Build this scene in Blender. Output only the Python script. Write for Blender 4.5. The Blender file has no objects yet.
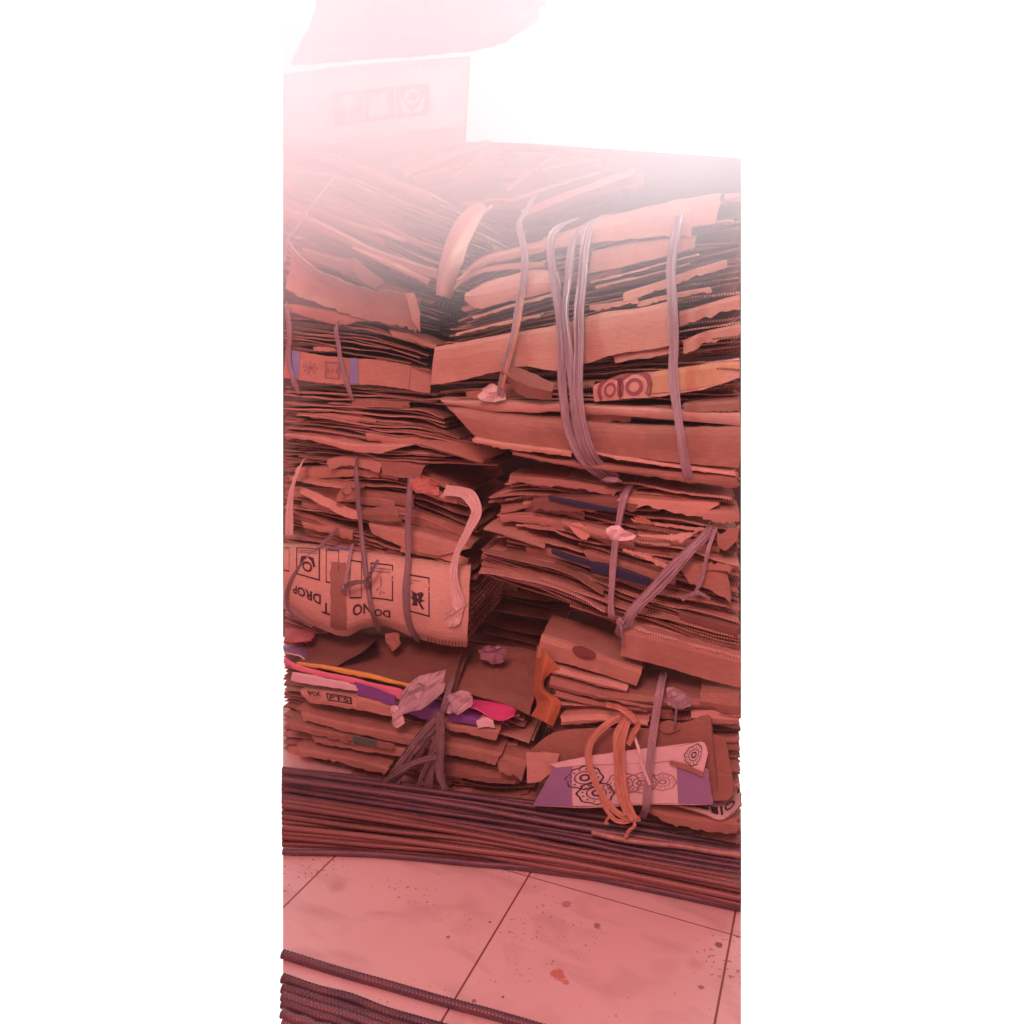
import bpy, math, random
from mathutils import Vector, noise
R = random.Random(7)
SC = bpy.context.scene
COL = SC.collection
# ------------------------------------------------------------------ camera model
F = 748.0; H = 1.5; TH = math.radians(11.5); AZ = math.radians(23.1)
D = Vector((math.cos(AZ), -math.sin(AZ), 0)); N = Vector((math.sin(AZ), math.cos(AZ), 0))
FRONT = 2.12
BA = math.radians(13); BK = Vector((math.sin(BA), math.cos(BA), 0))   # the boards run back from their front edges this way
CAM = Vector((0, 0, H))
def ray(px, py):
    u = (px-512)/F; v = (py-512)/F
    return Vector((u, math.cos(TH)-v*math.sin(TH), -math.sin(TH)-v*math.cos(TH)))
def P(px, py, off=0.0):                 # a point on the front plane of the stack, set back by off metres
    r = ray(px, py); t = (FRONT+off)/(N.dot(r)); return CAM + r*t
def G(px, py, z=0.0):                   # a point at height z above the floor
    r = ray(px, py); t = (z-H)/r.z; return CAM + r*t
F3 = F/3
def PZ(px, z, off):
    py = 300.0
    for _ in range(40): py -= (z-P(px, py, off).z)*F3
    return P(px, py, off)
cam = bpy.data.cameras.new('camera'); cam.sensor_width = 36; cam.lens = 36*F/1024; cam.clip_start = .02
co = bpy.data.objects.new('camera', cam); COL.objects.link(co)
co.location = CAM; co.rotation_euler = (math.radians(90)-TH, 0, 0); SC.camera = co
# ------------------------------------------------------------------ materials
def newmat(name):
    m = bpy.data.materials.new(name); m.use_nodes = True; nt = m.node_tree
    b = nt.nodes['Principled BSDF']; return m, nt, b
def nd(nt, t, **kw):
    n = nt.nodes.new(t)
    for k, v in kw.items():
        if k in n.inputs: n.inputs[k].default_value = v
        else: setattr(n, k, v)
    return n
def mixc(nt, fac, a, b, mode='MIX'):
    n = nt.nodes.new('ShaderNodeMix'); n.data_type = 'RGBA'; n.blend_type = mode
    for s, v in ((0, fac), (6, a), (7, b)):
        if hasattr(v, 'links'): nt.links.new(v, n.inputs[s])
        else: n.inputs[s].default_value = v if s == 0 else (*v, 1)
    return n.outputs[2]
def mth(nt, op, a, b=None, c=None):
    n = nt.nodes.new('ShaderNodeMath'); n.operation = op
    for i, v in enumerate((a, b, c)):
        if v is None: continue
        if hasattr(v, 'links'): nt.links.new(v, n.inputs[i])
        else: n.inputs[i].default_value = v
    return n.outputs[0]
def ramp(nt, fac, stops):
    n = nt.nodes.new('ShaderNodeValToRGB'); e = n.color_ramp.elements
    while len(e) < len(stops): e.new(.5)
    for el, (p, c) in zip(e, stops): el.position = p; el.color = (*c, 1)
    nt.links.new(fac, n.inputs[0]); return n.outputs[0]
def coords(nt, rot=True):
    tc = nt.nodes.new('ShaderNodeTexCoord'); mp = nt.nodes.new('ShaderNodeMapping')
    mp.inputs['Rotation'].default_value = (0, 0, AZ if rot else 0)
    nt.links.new(tc.outputs['Object'], mp.inputs[0]); return mp.outputs[0]
def tex_noise(nt, vec, scale, detail=4, dist=0):
    n = nd(nt, 'ShaderNodeTexNoise'); n.inputs['Scale'].default_value = scale
    n.inputs['Detail'].default_value = detail; n.inputs['Distortion'].default_value = dist
    nt.links.new(vec, n.inputs['Vector']); return n.outputs['Fac']
def stretch(nt, vec, s):
    mp = nt.nodes.new('ShaderNodeMapping'); mp.inputs['Scale'].default_value = s; nt.links.new(vec, mp.inputs[0]); return mp.outputs[0]
def board(name, stops, edge=False, stain=.35, rough=.85):
    m, nt, b = newmat(name); L = nt.links
    vec = coords(nt); oi = nt.nodes.new('ShaderNodeObjectInfo')
    base = ramp(nt, oi.outputs['Random'], stops)
    off = nt.nodes.new('ShaderNodeVectorMath'); off.operation = 'ADD'; L.new(vec, off.inputs[0])
    cx = nt.nodes.new('ShaderNodeCombineXYZ'); L.new(mth(nt, 'MULTIPLY', oi.outputs['Random'], 37.0), cx.inputs[1]); L.new(cx.outputs[0], off.inputs[1])
    v2 = off.outputs[0]
    blot = tex_noise(nt, v2, 6, 5, .6)
    c = mixc(nt, mth(nt, 'MULTIPLY', mth(nt, 'SUBTRACT', blot, .42), 2.8*stain), base, (.15, .09, .06), 'MIX')
    fib = tex_noise(nt, stretch(nt, v2, (12, 90, 220)), 3, 3)
    c = mixc(nt, .35, c, ramp(nt, fib, [(.3, (.35, .33, .3)), (.7, (1, 1, 1))]), 'MULTIPLY')
    w = nd(nt, 'ShaderNodeTexWave'); w.inputs['Scale'].default_value = 42 if edge else 30; w.inputs['Distortion'].default_value = 1.2 if edge else .25
    w.inputs['Detail'].default_value = 1; w.bands_direction = 'X'; L.new(v2, w.inputs[0])
    if edge:
        zig = ramp(nt, w.outputs['Fac'], [(.25, (.22, .2, .2)), (.6, (1, 1, 1))])
        patchy = tex_noise(nt, v2, 9, 2)
        c = mixc(nt, mth(nt, 'MULTIPLY', patchy, 1.25), c, zig, 'MULTIPLY')
    hgt = mth(nt, 'ADD', mth(nt, 'MULTIPLY', w.outputs['Fac'], .12 if not edge else 1.0), mth(nt, 'MULTIPLY', tex_noise(nt, v2, 18, 5), 1.6))
    bp = nd(nt, 'ShaderNodeBump'); bp.inputs['Strength'].default_value = .45; bp.inputs['Distance'].default_value = .004
    L.new(hgt, bp.inputs['Height']); L.new(bp.outputs[0], b.inputs['Normal'])
    L.new(c, b.inputs['Base Color']); b.inputs['Roughness'].default_value = rough; b.inputs['Specular IOR Level'].default_value = .18
    return m
KRAFT = [(0, (.26, .16, .12)), (.2, (.53, .36, .27)), (.65, (.68, .48, .37)), (1, (.80, .61, .48))]
M_face = board('kraft_cardboard', KRAFT)
M_edge = board('corrugated_edge', [(0, (.48, .32, .22)), (.5, (.76, .56, .42)), (1, (.96, .80, .66))], edge=True)
M_light = board('pale_kraft_cardboard', [(0, (.72, .50, .37)), (1, (.80, .58, .45))], stain=.15)
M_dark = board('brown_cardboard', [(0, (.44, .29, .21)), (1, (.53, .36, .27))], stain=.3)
M_print = board('cream_printed_board', [(0, (.80, .66, .50)), (1, (.84, .70, .54))], stain=.12)
M_orange = board('orange_brown_card', [(0, (.62, .30, .13)), (1, (.66, .33, .15))], stain=.1, rough=.3)
def plain(name, col, rough=.6, var=.15, spec=.3, metal=0, bump=.2, scale=25, alpha=None, trans=0):
    m, nt, b = newmat(name); vec = coords(nt)
    n = tex_noise(nt, vec, scale, 4, .4)
    dk = tuple(c*(1-var*2) for c in col)
    c = mixc(nt, n, dk, tuple(min(1, c*(1+var)) for c in col))
    nt.links.new(c, b.inputs['Base Color']); b.inputs['Roughness'].default_value = rough
    b.inputs['Specular IOR Level'].default_value = spec; b.inputs['Metallic'].default_value = metal
    if bump:
        bp = nd(nt, 'ShaderNodeBump'); bp.inputs['Strength'].default_value = bump; bp.inputs['Distance'].default_value = .003
        nt.links.new(n, bp.inputs['Height']); nt.links.new(bp.outputs[0], b.inputs['Normal'])
    if alpha: b.inputs['Alpha'].default_value = alpha
    return m
M_white = plain('white_paper', (.88, .86, .84), .55, .06)
M_pink = plain('glossy_pink_card', (.92, .13, .42), .3, .08)
M_palepink = plain('pale_pink_card', (.90, .34, .48), .4, .06)
M_purple = plain('purple_card', (.26, .13, .48), .4, .1)
M_lilac = plain('lilac_print', (.36, .30, .54), .45, .06)
M_yellow = plain('yellow_card', (.92, .72, .16), .5, .1)
M_blue = plain('blue_ink', (.36, .50, .84), .6, .1)
M_navy = plain('navy_card', (.03, .045, .10), .45, .1)
M_green = plain('green_print', (.10, .22, .17), .6, .1)
M_ink = plain('dark_ink', (.07, .05, .06), .7, .1, bump=0)
M_softink = plain('faded_ink', (.42, .32, .33), .7, .1, bump=0)
M_cyc = plain('red_card', (.62, .12, .13), .5, .1)
def strapmat(name, col, rough=.38):
    m, nt, b = newmat(name); vec = coords(nt)
    n = tex_noise(nt, stretch(nt, vec, (260, 260, 14)), 1.5, 3)
    c = mixc(nt, n, tuple(x*.55 for x in col), tuple(min(1, x*1.3) for x in col))
    nt.links.new(c, b.inputs['Base Color']); b.inputs['Roughness'].default_value = rough
    bp = nd(nt, 'ShaderNodeBump'); bp.inputs['Strength'].default_value = .5; bp.inputs['Distance'].default_value = .002
    nt.links.new(n, bp.inputs['Height']); nt.links.new(bp.outputs[0], b.inputs['Normal'])
    return m
M_strap = strapmat('grey_plastic_strap', (.42, .39, .41))
M_strapd = strapmat('dark_grey_strap', (.26, .23, .23))
M_raffia = strapmat('tan_raffia', (.66, .42, .28), .5)
M_cream = strapmat('cream_ribbon', (.88, .74, .66), .5)
M_film = strapmat('clear_film', (.88, .86, .88), .12); M_film.node_tree.nodes['Principled BSDF'].inputs['Alpha'].default_value = .62
M_tape = plain('brown_tape', (.50, .34, .25), .25, .1, alpha=.7)
def barmat(name, a, b_, rust):
    m, nt, b = newmat(name); vec = coords(nt, False); oi = nt.nodes.new('ShaderNodeObjectInfo')
    c = mixc(nt, oi.outputs['Random'], a, b_)
    n = tex_noise(nt, stretch(nt, vec, (3, 20, 20)), 3, 5)
    c = mixc(nt, mth(nt, 'MULTIPLY', mth(nt, 'SUBTRACT', n, .45), rust), c, (.40, .20, .13))
    nt.links.new(c, b.inputs['Base Color']); b.inputs['Roughness'].default_value = .45; b.inputs['Metallic'].default_value = .35
    return m
M_bar = barmat('dark_steel_bar', (.13, .10, .13), (.22, .17, .20), 1.2)
M_rust = barmat('rusty_steel_bar', (.17, .10, .095), (.31, .19, .165), 1.0)
# ------------------------------------------------------------------ objects
def thing(name, label, cat, loc, group=None):
    o = bpy.data.objects.new(name, None); COL.objects.link(o); o.location = loc; o.empty_display_size = .1
    o['label'] = label; o['category'] = cat
    if group: o['group'] = group
    return o
def rootof(o):
    p = Vector((0, 0, 0))
    while o is not None: p = p + o.location; o = o.parent
    return p
def mk(name, verts, faces, mats, parent=None, fm=None, smooth=False, label=None):
    base = rootof(parent) if parent else Vector((0, 0, 0))
    me = bpy.data.meshes.new(name)
    me.from_pydata([tuple(v-base) for v in verts], [], faces)
    for m in (mats if isinstance(mats, (list, tuple)) else [mats]): me.materials.append(m)
    if fm:
        for p, i in zip(me.polygons, fm): p.material_index = i
    if smooth:
        for p in me.polygons: p.use_smooth = True
    me.update()
    o = bpy.data.objects.new(name, me); COL.objects.link(o)
    if parent: o.parent = parent
    if label: o['label'] = label
    return o
def cr(p0, p1, p2, p3, t):
    return .5*((2*p1)+(-p0+p2)*t+(2*p0-5*p1+4*p2-p3)*t*t+(-p0+3*p1-3*p2+p3)*t**3)
def sample(pts, s, smooth=True):
    n = len(pts)-1
    if n == 0: return pts[0]
    x = min(max(s, 0), 1)*n; i = min(int(x), n-1); t = x-i
    if not smooth: return pts[i].lerp(pts[i+1], t)
    a = pts[i-1] if i > 0 else pts[i]*2-pts[i+1]; d = pts[i+2] if i+2 <= n else pts[i+1]*2-pts[i]
    return cr(a, pts[i], pts[i+1], d, t)
class Patch:
    """a lofted board: rows of world points from the near/lower edge to the far/upper edge"""
    def __init__(s, rows, sm=True): s.rows = rows; s.sm = sm
    def at(s, u, v): return sample([sample(r, u, s.sm) for r in s.rows], v, s.sm)
    def nrm(s, u, v):
        e = .01
        a = s.at(min(u+e, 1), v)-s.at(max(u-e, 0), v); b = s.at(u, min(v+e, 1))-s.at(u, max(v-e, 0))
        n = a.cross(b); return n.normalized() if n.length > 1e-9 else Vector((0, 0, 1))
    def build(s, name, mats, parent, th=.005, nu=18, nv=6, tear=.004, wob=.002, seed=0, label=None, smooth=False, torn=(1, 1, 1)):
        q = Vector((seed*3.17, seed*1.31, seed*.77))
        top = []; bot = []
        for j in range(nv+1):
            for i in range(nu+1):
                u = i/nu; v = j/nv
                p = s.at(u, v); n = s.nrm(u, v)
                p = p + n*(noise.noise(p*9+q)*wob*2+noise.noise(p*28+q)*wob*.8)
                if tear and (j == 0 and torn[0] or j == nv and torn[1]):
                    dv = (s.at(u, .98 if j else .02)-s.at(u, 1 if j else 0))
                    if dv.length > 1e-9:
                        p = p+dv.normalized()*abs(noise.noise(p*22+q)+.6*noise.noise(p*75+q))*tear*1.6
                if tear and torn[2] and i in (0, nu):
                    du = (s.at(.98 if i else .02, v)-s.at(1 if i else 0, v))
                    if du.length > 1e-9:
                        p = p+du.normalized()*abs(noise.noise(p*20+q)+.5*noise.noise(p*70))*tear*2
                top.append(p); bot.append(p-n*th)
        W = nu+1; n0 = len(top); fs = []; fm = []
        for j in range(nv):
            for i in range(nu):
                a = j*W+i
                fs.append((a, a+1, a+1+W, a+W)); fm.append(0)
                fs.append((a+n0, a+W+n0, a+1+W+n0, a+1+n0)); fm.append(0)
        ring = [i for i in range(W)]+[j*W+nu for j in range(1, nv+1)]+[nv*W+i for i in range(nu-1, -1, -1)]+[j*W for j in range(nv-1, 0, -1)]
        for k in range(len(ring)):
            a = ring[k]; b = ring[(k+1) % len(ring)]
            fs.append((a, a+n0, b+n0, b)); fm.append(1)
        mats = mats if isinstance(mats, (list, tuple)) else (mats, mats)
        s.o = mk(name, top+bot, fs, mats, parent, fm, smooth, label)
        return s.o
def prow(pts, off=0.0):                       # pixel polyline -> world row
    return [P(p[0], p[1], (p[2] if len(p) > 2 else 0)+off) for p in pts]
def panel(parent, top, bot, off, mats, name='cardboard_panel', th=.005, bulge=0, mid=None, seed=None, fold=0.0, sm=None, **kw):
    """a board whose face shows: bottom edge and top edge; bulge pushes its middle towards the viewer; fold carries it back from its top edge"""
    rows = [prow(bot, off)]
    if mid: rows.append(prow(mid, off-bulge))
    elif bulge:
        k = max(len(top), len(bot)); a = prow(bot, off); b = prow(top, off)
        rows.append([sample(a, i/k).lerp(sample(b, i/k), .5)-N*bulge for i in range(k+1)])
    rows.append(prow(top, off))
    if fold:
        rows.append([p+BK*fold*.25+Vector((0, 0, .004)) for p in rows[-1]]); rows.append([p+BK*fold*.75 for p in rows[-1]])
    pt = Patch(rows, sm if sm is not None else name not in ('torn_flap', 'torn_board', 'folded_flap'))
    pt.build(name, mats, parent, th=th, seed=R.random()*50 if seed is None else seed, nu=kw.pop('nu', 26), nv=kw.pop('nv', 8 if fold or bulge else 4), **kw)
    return pt
def pl(pts, x):
    if x <= pts[0][0]: return pts[0][1]
    for (a, b), (c, d) in zip(pts, pts[1:]):
        if x <= c: return b+(d-b)*(x-a)/(c-a)
    return pts[-1][1]
def sheet(parent, f, x0, x1, off, depth, slope=0.0, th=.005, mats=None, seed=0, yaw=0.0, tear=.006, amp=1.0, name='cardboard_sheet', label=None, nu=None, droop=0.0, wob=.0025):
    """a lying board: f(px) gives the image height of its front edge"""
    k = max(3, int((x1-x0)/22)); q = seed*1.7
    row = []
    for i in range(k+1):
        px = x0+(x1-x0)*i/k
        py = f(px)+noise.noise(Vector((px*.018, q, 0)))*amp*3.2
        row.append(P(px, py, off+yaw*(i/k-.5)+noise.noise(Vector((px*.02, q, 9)))*.012))
    r2 = [p+BK*depth*.12+Vector((0, 0, slope*depth*.12+droop)) for p in row]
    r3 = [p+BK*depth+Vector((0, 0, slope*depth+droop)) for p in row]
    pt = Patch([row, r2, r3])
    pt.build(name, mats or (M_face, M_edge), parent, th=th, nu=nu or max(10, int((x1-x0)/7)), nv=3, tear=tear, wob=wob, seed=seed, label=label, torn=(1, 0, 1))
    return pt
def stackfill(parent, top, bot, lx, rx, off, n, depth=.5, seed=1, jit=.022, part=.3, th=.005, amp=1.0, edge_l=10, edge_r=10, slope=0.0, skip=None, flapp=.16, mats=None, gaps=.09):
    """n lying boards between two boundary lines; lx/rx: end positions by level 0..1 (top..bottom)"""
    r = random.Random(seed)
    for k in range(n):
        t = (k+.5)/n
        if n > 12 and r.random() < gaps: continue
        if skip and any(a < t < b for a, b in skip): continue
        x0 = pl(lx, t)+(r.random()**1.5)*edge_l; x1 = pl(rx, t)-(r.random()**1.5)*edge_r
        if r.random() < part:
            w = x1-x0
            if r.random() < .5: x1 -= w*r.uniform(.1, .55)
            else: x0 += w*r.uniform(.1, .55)
        tt = t+r.uniform(-.25, .25)/n
        rot = r.uniform(-.03, .03)
        f = lambda px, tt=tt, rot=rot: pl(top, px)*(1-tt)+pl(bot, px)*tt+rot*(px-(x0+x1)/2)
        o = off+r.uniform(-.2, 1)*jit
        yw = r.uniform(-.03, .03)
        if n > 12 and r.random() < .18: o -= jit*r.uniform(.3, 1.3); yw = r.uniform(-.08, .08); x0 += r.uniform(0, .35)*(x1-x0) if x0 > 290 or r.random() < .5 else 0; rot *= 1.6
        mm = mats or ((M_face, M_edge) if r.random() < .72 else (M_face, M_face))
        p = sheet(parent, f, x0, x1, o, depth, slope, th*r.uniform(.75, 1.3), mm, seed*100+k, yw, .003+.012*r.random()**2, amp)
        if r.random() < flapp and x1-x0 > 60:        # folded-over flap that shows its face
            a = x0+(x1-x0)*r.uniform(0, .45); b = min(x1, a+r.uniform(45, 130)); hgt = r.uniform(5, 12)
            g = lambda px: f(px)+1
            xs = [a+(b-a)*i/4 for i in range(5)]
            rr = r.uniform(-2, 2)
            Patch([prow([(x+(2 if i in (0,) else 0), g(x)+hgt+rr*i/4, r.uniform(-.002, .003)) for i, x in enumerate(xs)], o-.008),
                   prow([(x, g(x)) for x in xs], o-.012), [q+BK*.08 for q in prow([(x, g(x)-1) for x in xs], o)]]).build(
                'folded_flap', (M_light if r.random() < .35 else M_face, M_edge), parent, th=.0035, nu=16, nv=5, tear=.006, wob=.002, seed=seed*9+k)
def ribbon(parent, pts, width, mat, name='strap', th=.0014, n=60, crinkle=.0018, seed=0, off=0.0, world=False, label=None, twist=None, wvar=.25, flat=False):
    W = [p if isinstance(p, Vector) else P(p[0], p[1], (p[2] if len(p) > 2 else 0)+off) for p in pts]
    vs = []; m = 7; rng = random.Random(seed); width *= 1.12
    ph = [rng.uniform(-1, 1) for _ in range(m)]
    prevw = None
    for i in range(n+1):
        s = i/n; p = sample(W, s); t = sample(W, min(s+.01, 1))-sample(W, max(s-.01, 0))
        if t.length < 1e-9: t = Vector((0, 0, 1))
        t.normalize()
        fa = -N if not flat else Vector((0, 0, 1))
        w = t.cross(fa)
        if w.length < .25: w = prevw or D
        w = w.normalized()
        if prevw is not None and w.dot(prevw) < 0: w = -w
        if prevw is not None: w = (w*.5+prevw*.5).normalized()
        prevw = w
        nn = w.cross(t).normalized()
        if nn.dot(N) > 0: nn = -nn
        ww = width*(1+wvar*noise.noise(Vector((s*6, seed, 1))))
        if twist: 
            a = twist*math.sin(s*math.pi*2+seed); w, nn = w*math.cos(a)+nn*math.sin(a), nn*math.cos(a)-w*math.sin(a)
        for j in range(m):
            c = (j/(m-1)-.5)
            vs.append(p+w*c*ww+nn*(ph[j]*crinkle+crinkle*noise.noise(Vector((s*9, j*3.3, seed)))))
        for j in range(m-1, -1, -1):
            c = (j/(m-1)-.5)
            vs.append(p+w*c*ww+nn*(ph[j]*crinkle-th+crinkle*noise.noise(Vector((s*9, j*3.3, seed)))))
    K = 2*m; fs = []
    for i in range(n):
        for j in range(K):
            a = i*K+j; b = i*K+(j+1) % K; fs.append((a, b, b+K, a+K))
    fs.append(tuple(range(K))[::-1]); fs.append(tuple(n*K+j for j in range(K)))
    return mk(name, vs, fs, mat, parent, None, False, label)
def blob(parent, name, c, rad, mat, seed=0, sq=(1, .6, 1), rough=.5, label=None):
    import bmesh
    bm = bmesh.new(); bmesh.ops.create_icosphere(bm, subdivisions=3, radius=1)
    vs = []
    for v in bm.verts:
        p = v.co.copy(); k = 1+rough*noise.noise(p*1.8+Vector((seed, 0, 0)))+rough*.6*noise.noise(p*5+Vector((seed, 3, 0)))
        q = p*k*rad
        vs.append(c+D*q.x*sq[0]+N*q.y*sq[1]+Vector((0, 0, q.z*sq[2])))
    fs = [tuple(v.index for v in f.verts) for f in bm.faces]; bm.free()
    return mk(name, vs, fs, mat, parent, None, False, label)
def knot(parent, px, py, off, r, mat, seed, tails=((-14, 14), (10, 18)), tw=.008):
    k = blob(parent, 'knot', P(px, py, off), r, mat, seed)
    for i, (dx, dy) in enumerate(tails):
        ribbon(k, [(px, py, off-.004), (px+dx*.5, py+dy*.35, off-.014), (px+dx, py+dy, off-.004)], tw, mat, 'loose_end', n=16, seed=seed+i, crinkle=.0015)
    return k
def crumple(parent, name, top, bot, off, mat, amp=.012, seed=0, label=None, th=.001, nu=9, nv=6):
    """thin crumpled paper or film"""
    a = prow(bot, off); b = prow(top, off); vs = []; vb = []
    for j in range(nv+1):
        for i in range(nu+1):
            p = sample(a, i/nu).lerp(sample(b, i/nu), j/nv); q = p*22+Vector((seed, seed, 0))
            c = (abs(noise.noise(q))+.5*abs(noise.noise(q*2.3)))*amp*2
            e = .006*noise.noise(p*40+Vector((seed, 0, 0))) if i in (0, nu) or j in (0, nv) else 0
            p = p-N*c+Vector((0, 0, e))+D*e*.7
            vs.append(p); vb.append(p+N*th)
    W = nu+1; n0 = len(vs); fs = []
    for j in range(nv):
        for i in range(nu):
            x = j*W+i; fs.append((x, x+1, x+1+W, x+W)); fs.append((x+n0, x+W+n0, x+1+W+n0, x+1+n0))
    ring = list(range(W))+[j*W+nu for j in range(1, nv+1)]+[nv*W+i for i in range(nu-1, -1, -1)]+[j*W for j in range(nv-1, 0, -1)]
    for k in range(len(ring)):
        x = ring[k]; y = ring[(k+1) % len(ring)]; fs.append((x, x+n0, y+n0, y))
    return mk(name, vs+vb, fs, mat, parent, None, False, label)
# ---- printing on a board
def ink(patch, polys, rect, mat, name='printed_mark', flip=False, lift=.0022, label=None):
    """polys in 0..1 x 0..1 laid into the patch's u,v rectangle"""
    u0, v0, u1, v1 = rect; vs = []; fs = []
    for poly in polys:
        b = len(vs)
        if len(poly) == 4:
            K = 6; q = poly
            for j in range(K+1):
                for i in range(K+1):
                    a_, b_ = i/K, j/K
                    x = (q[0][0]*(1-a_)+q[1][0]*a_)*(1-b_)+(q[3][0]*(1-a_)+q[2][0]*a_)*b_
                    y = (q[0][1]*(1-a_)+q[1][1]*a_)*(1-b_)+(q[3][1]*(1-a_)+q[2][1]*a_)*b_
                    if flip: x, y = 1-x, 1-y
                    u = u0+(u1-u0)*x; v = v0+(v1-v0)*y
                    vs.append(patch.at(u, v)+patch.nrm(u, v)*lift)
            for j in range(K):
                for i in range(K):
                    c = b+j*(K+1)+i; fs.append((c, c+1, c+K+2, c+K+1))
            continue
        for x, y in poly:
            if flip: x, y = 1-x, 1-y
            u = u0+(u1-u0)*x; v = v0+(v1-v0)*y
            vs.append(patch.at(u, v)+patch.nrm(u, v)*lift)
        fs.append(tuple(range(b, b+len(poly))))
    return mk(name, vs, fs, mat, patch.o, label=label)
def writing(patch, txt, rect, mat, flip=False, name='printed_text', lift=.0026, bold=.02):
    cu = bpy.data.curves.new('t', 'FONT'); cu.body = txt; cu.size = 1; cu.offset = bold; cu.resolution_u = 3
    ob = bpy.data.objects.new('t', cu); COL.objects.link(ob)
    me = ob.to_mesh(); vs = [v.co.copy() for v in me.vertices]; fs = [tuple(p.vertices) for p in me.polygons]
    ob.to_mesh_clear(); bpy.data.objects.remove(ob); bpy.data.curves.remove(cu)
    xa = min(v.x for v in vs); xb = max(v.x for v in vs); ya = min(v.y for v in vs); yb = max(v.y for v in vs)
    u0, v0, u1, v1 = rect; out = []
    for v in vs:
        x = (v.x-xa)/(xb-xa); y = (v.y-ya)/(yb-ya)
        if flip: x, y = 1-x, 1-y
        u = u0+(u1-u0)*x; w = v0+(v1-v0)*y
        out.append(patch.at(u, w)+patch.nrm(u, w)*lift)
    return mk(name, out, fs, mat, patch.o)
def rect(a, b, c, d): return [(a, b), (c, b), (c, d), (a, d)]
def frame(a, b, c, d, w=.05, h=None):
    h = h or w
    return [rect(a, b, c, b+h), rect(a, d-h, c, d), rect(a, b, a+w, d), rect(c-w, b, c, d)]
def ringp(cx, cy, r0, r1, n=28, sx=1, wob=0):
    o = []
    for i in range(n):
        a = 2*math.pi*i/n; b = 2*math.pi*(i+1)/n
        f = lambda t, r: (cx+sx*r*(1+wob*math.cos(8*t))*math.cos(t), cy+r*(1+wob*math.cos(8*t))*math.sin(t))
        o.append([f(a, r0), f(b, r0), f(b, r1), f(a, r1)])
    return o
def disc(cx, cy, r, n=16, sx=1, a0=0, a1=2*math.pi): return [(cx+sx*r*math.cos(a0+(a1-a0)*i/n), cy+r*math.sin(a0+(a1-a0)*i/n)) for i in range(n+(1 if a1-a0 < 6 else 0))]
UMB = [disc(.5, .55, .36, 12, 1, 0, math.pi), rect(.47, .18, .53, .56), rect(.53, .14, .63, .2)]
GLASS = [[(.3, .88), (.7, .88), (.62, .55), (.54, .45), (.54, .25), (.68, .15), (.32, .15), (.46, .25), (.46, .45), (.38, .55)]]
HANDS = ringp(.5, .62, .16, .24, 16)+[[(.12, .55), (.2, .6), (.3, .32), (.45, .2), (.45, .1), (.2, .15)], [(.88, .55), (.8, .6), (.7, .32), (.55, .2), (.55, .1), (.8, .15)], rect(.47, .38, .53, .5)]
HOOK = [[(.2, .2), (.35, .75), (.5, .3), (.4, .1)], [(.55, .15), (.5, .8), (.72, .8), (.8, .3)], [(.1, .5), (.3, .6), (.8, .55), (.9, .45)], [(.15, .85), (.25, .9), (.75, .35), (.65, .28)], [(.15, .25), (.3, .45), (.5, .35), (.7, .45), (.85, .2), (.5, .12)], [(.5, .6), (.75, .85), (.8, .75), (.6, .55)]]
TREE = [rect(.46, .1, .54, .5)]+[[(.5, .5+.1*k), (.5+.3*math.cos(a), .55+.35*math.sin(a)), (.5+.3*math.cos(a+.35), .55+.35*math.sin(a+.35))] for k, a in enumerate((.3, 1.2, 2.1))]
# ------------------------------------------------------------------ ground
xs = [G(283, 840), G(741, 840), G(741, 1032), G(283, 1032)]
bk = [PZ(283, 0, .3), PZ(741, 0, .3)]
fl = [bk[0], bk[1], G(741, 1032), G(283, 1032)]
m, nt, b = newmat('glazed_floor_tile'); L = nt.links
tc = nt.nodes.new('ShaderNodeTexCoord'); mp = nt.nodes.new('ShaderNodeMapping'); mp.inputs['Rotation'].default_value = (0, 0, AZ)
L.new(tc.outputs['Object'], mp.inputs[0]); vec = mp.outputs[0]
sp = nt.nodes.new('ShaderNodeSeparateXYZ'); L.new(vec, sp.inputs[0])
a0 = D.dot(G(492, 937)); n0 = N.dot(G(625, 904)); TS = D.dot(G(727, 957))-a0
def line(c, o, w):
    x = mth(nt, 'SUBTRACT', c, o); x = mth(nt, 'DIVIDE', x, TS); x = mth(nt, 'ADD', x, .5)
    x = mth(nt, 'SUBTRACT', mth(nt, 'FRACT', x), .5); x = mth(nt, 'ABSOLUTE', x); return mth(nt, 'LESS_THAN', x, w/TS)
g = mth(nt, 'MAXIMUM', line(sp.outputs[0], a0, .0028), line(sp.outputs[1], n0, .0018))
bigN = tex_noise(nt, vec, 3.2, 6, .8); c = mixc(nt, mth(nt, 'MULTIPLY', bigN, .8), (.86, .80, .75), (.70, .62, .57))
sm = tex_noise(nt, stretch(nt, vec, (1, 2.0, 1)), 5, 10, .7)
c = mixc(nt, ramp(nt, sm, [(.50, (0, 0, 0)), (.80, (.5, .5, .5))]), c, (.40, .30, .27))
spk = tex_noise(nt, vec, 85, 2); msk = tex_noise(nt, vec, 4, 2)
c = mixc(nt, ramp(nt, mth(nt, 'MULTIPLY', spk, mth(nt, 'ADD', msk, .55)), [(.74, (0, 0, 0)), (.80, (.7, .7, .7))]), c, (.22, .14, .12))
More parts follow.
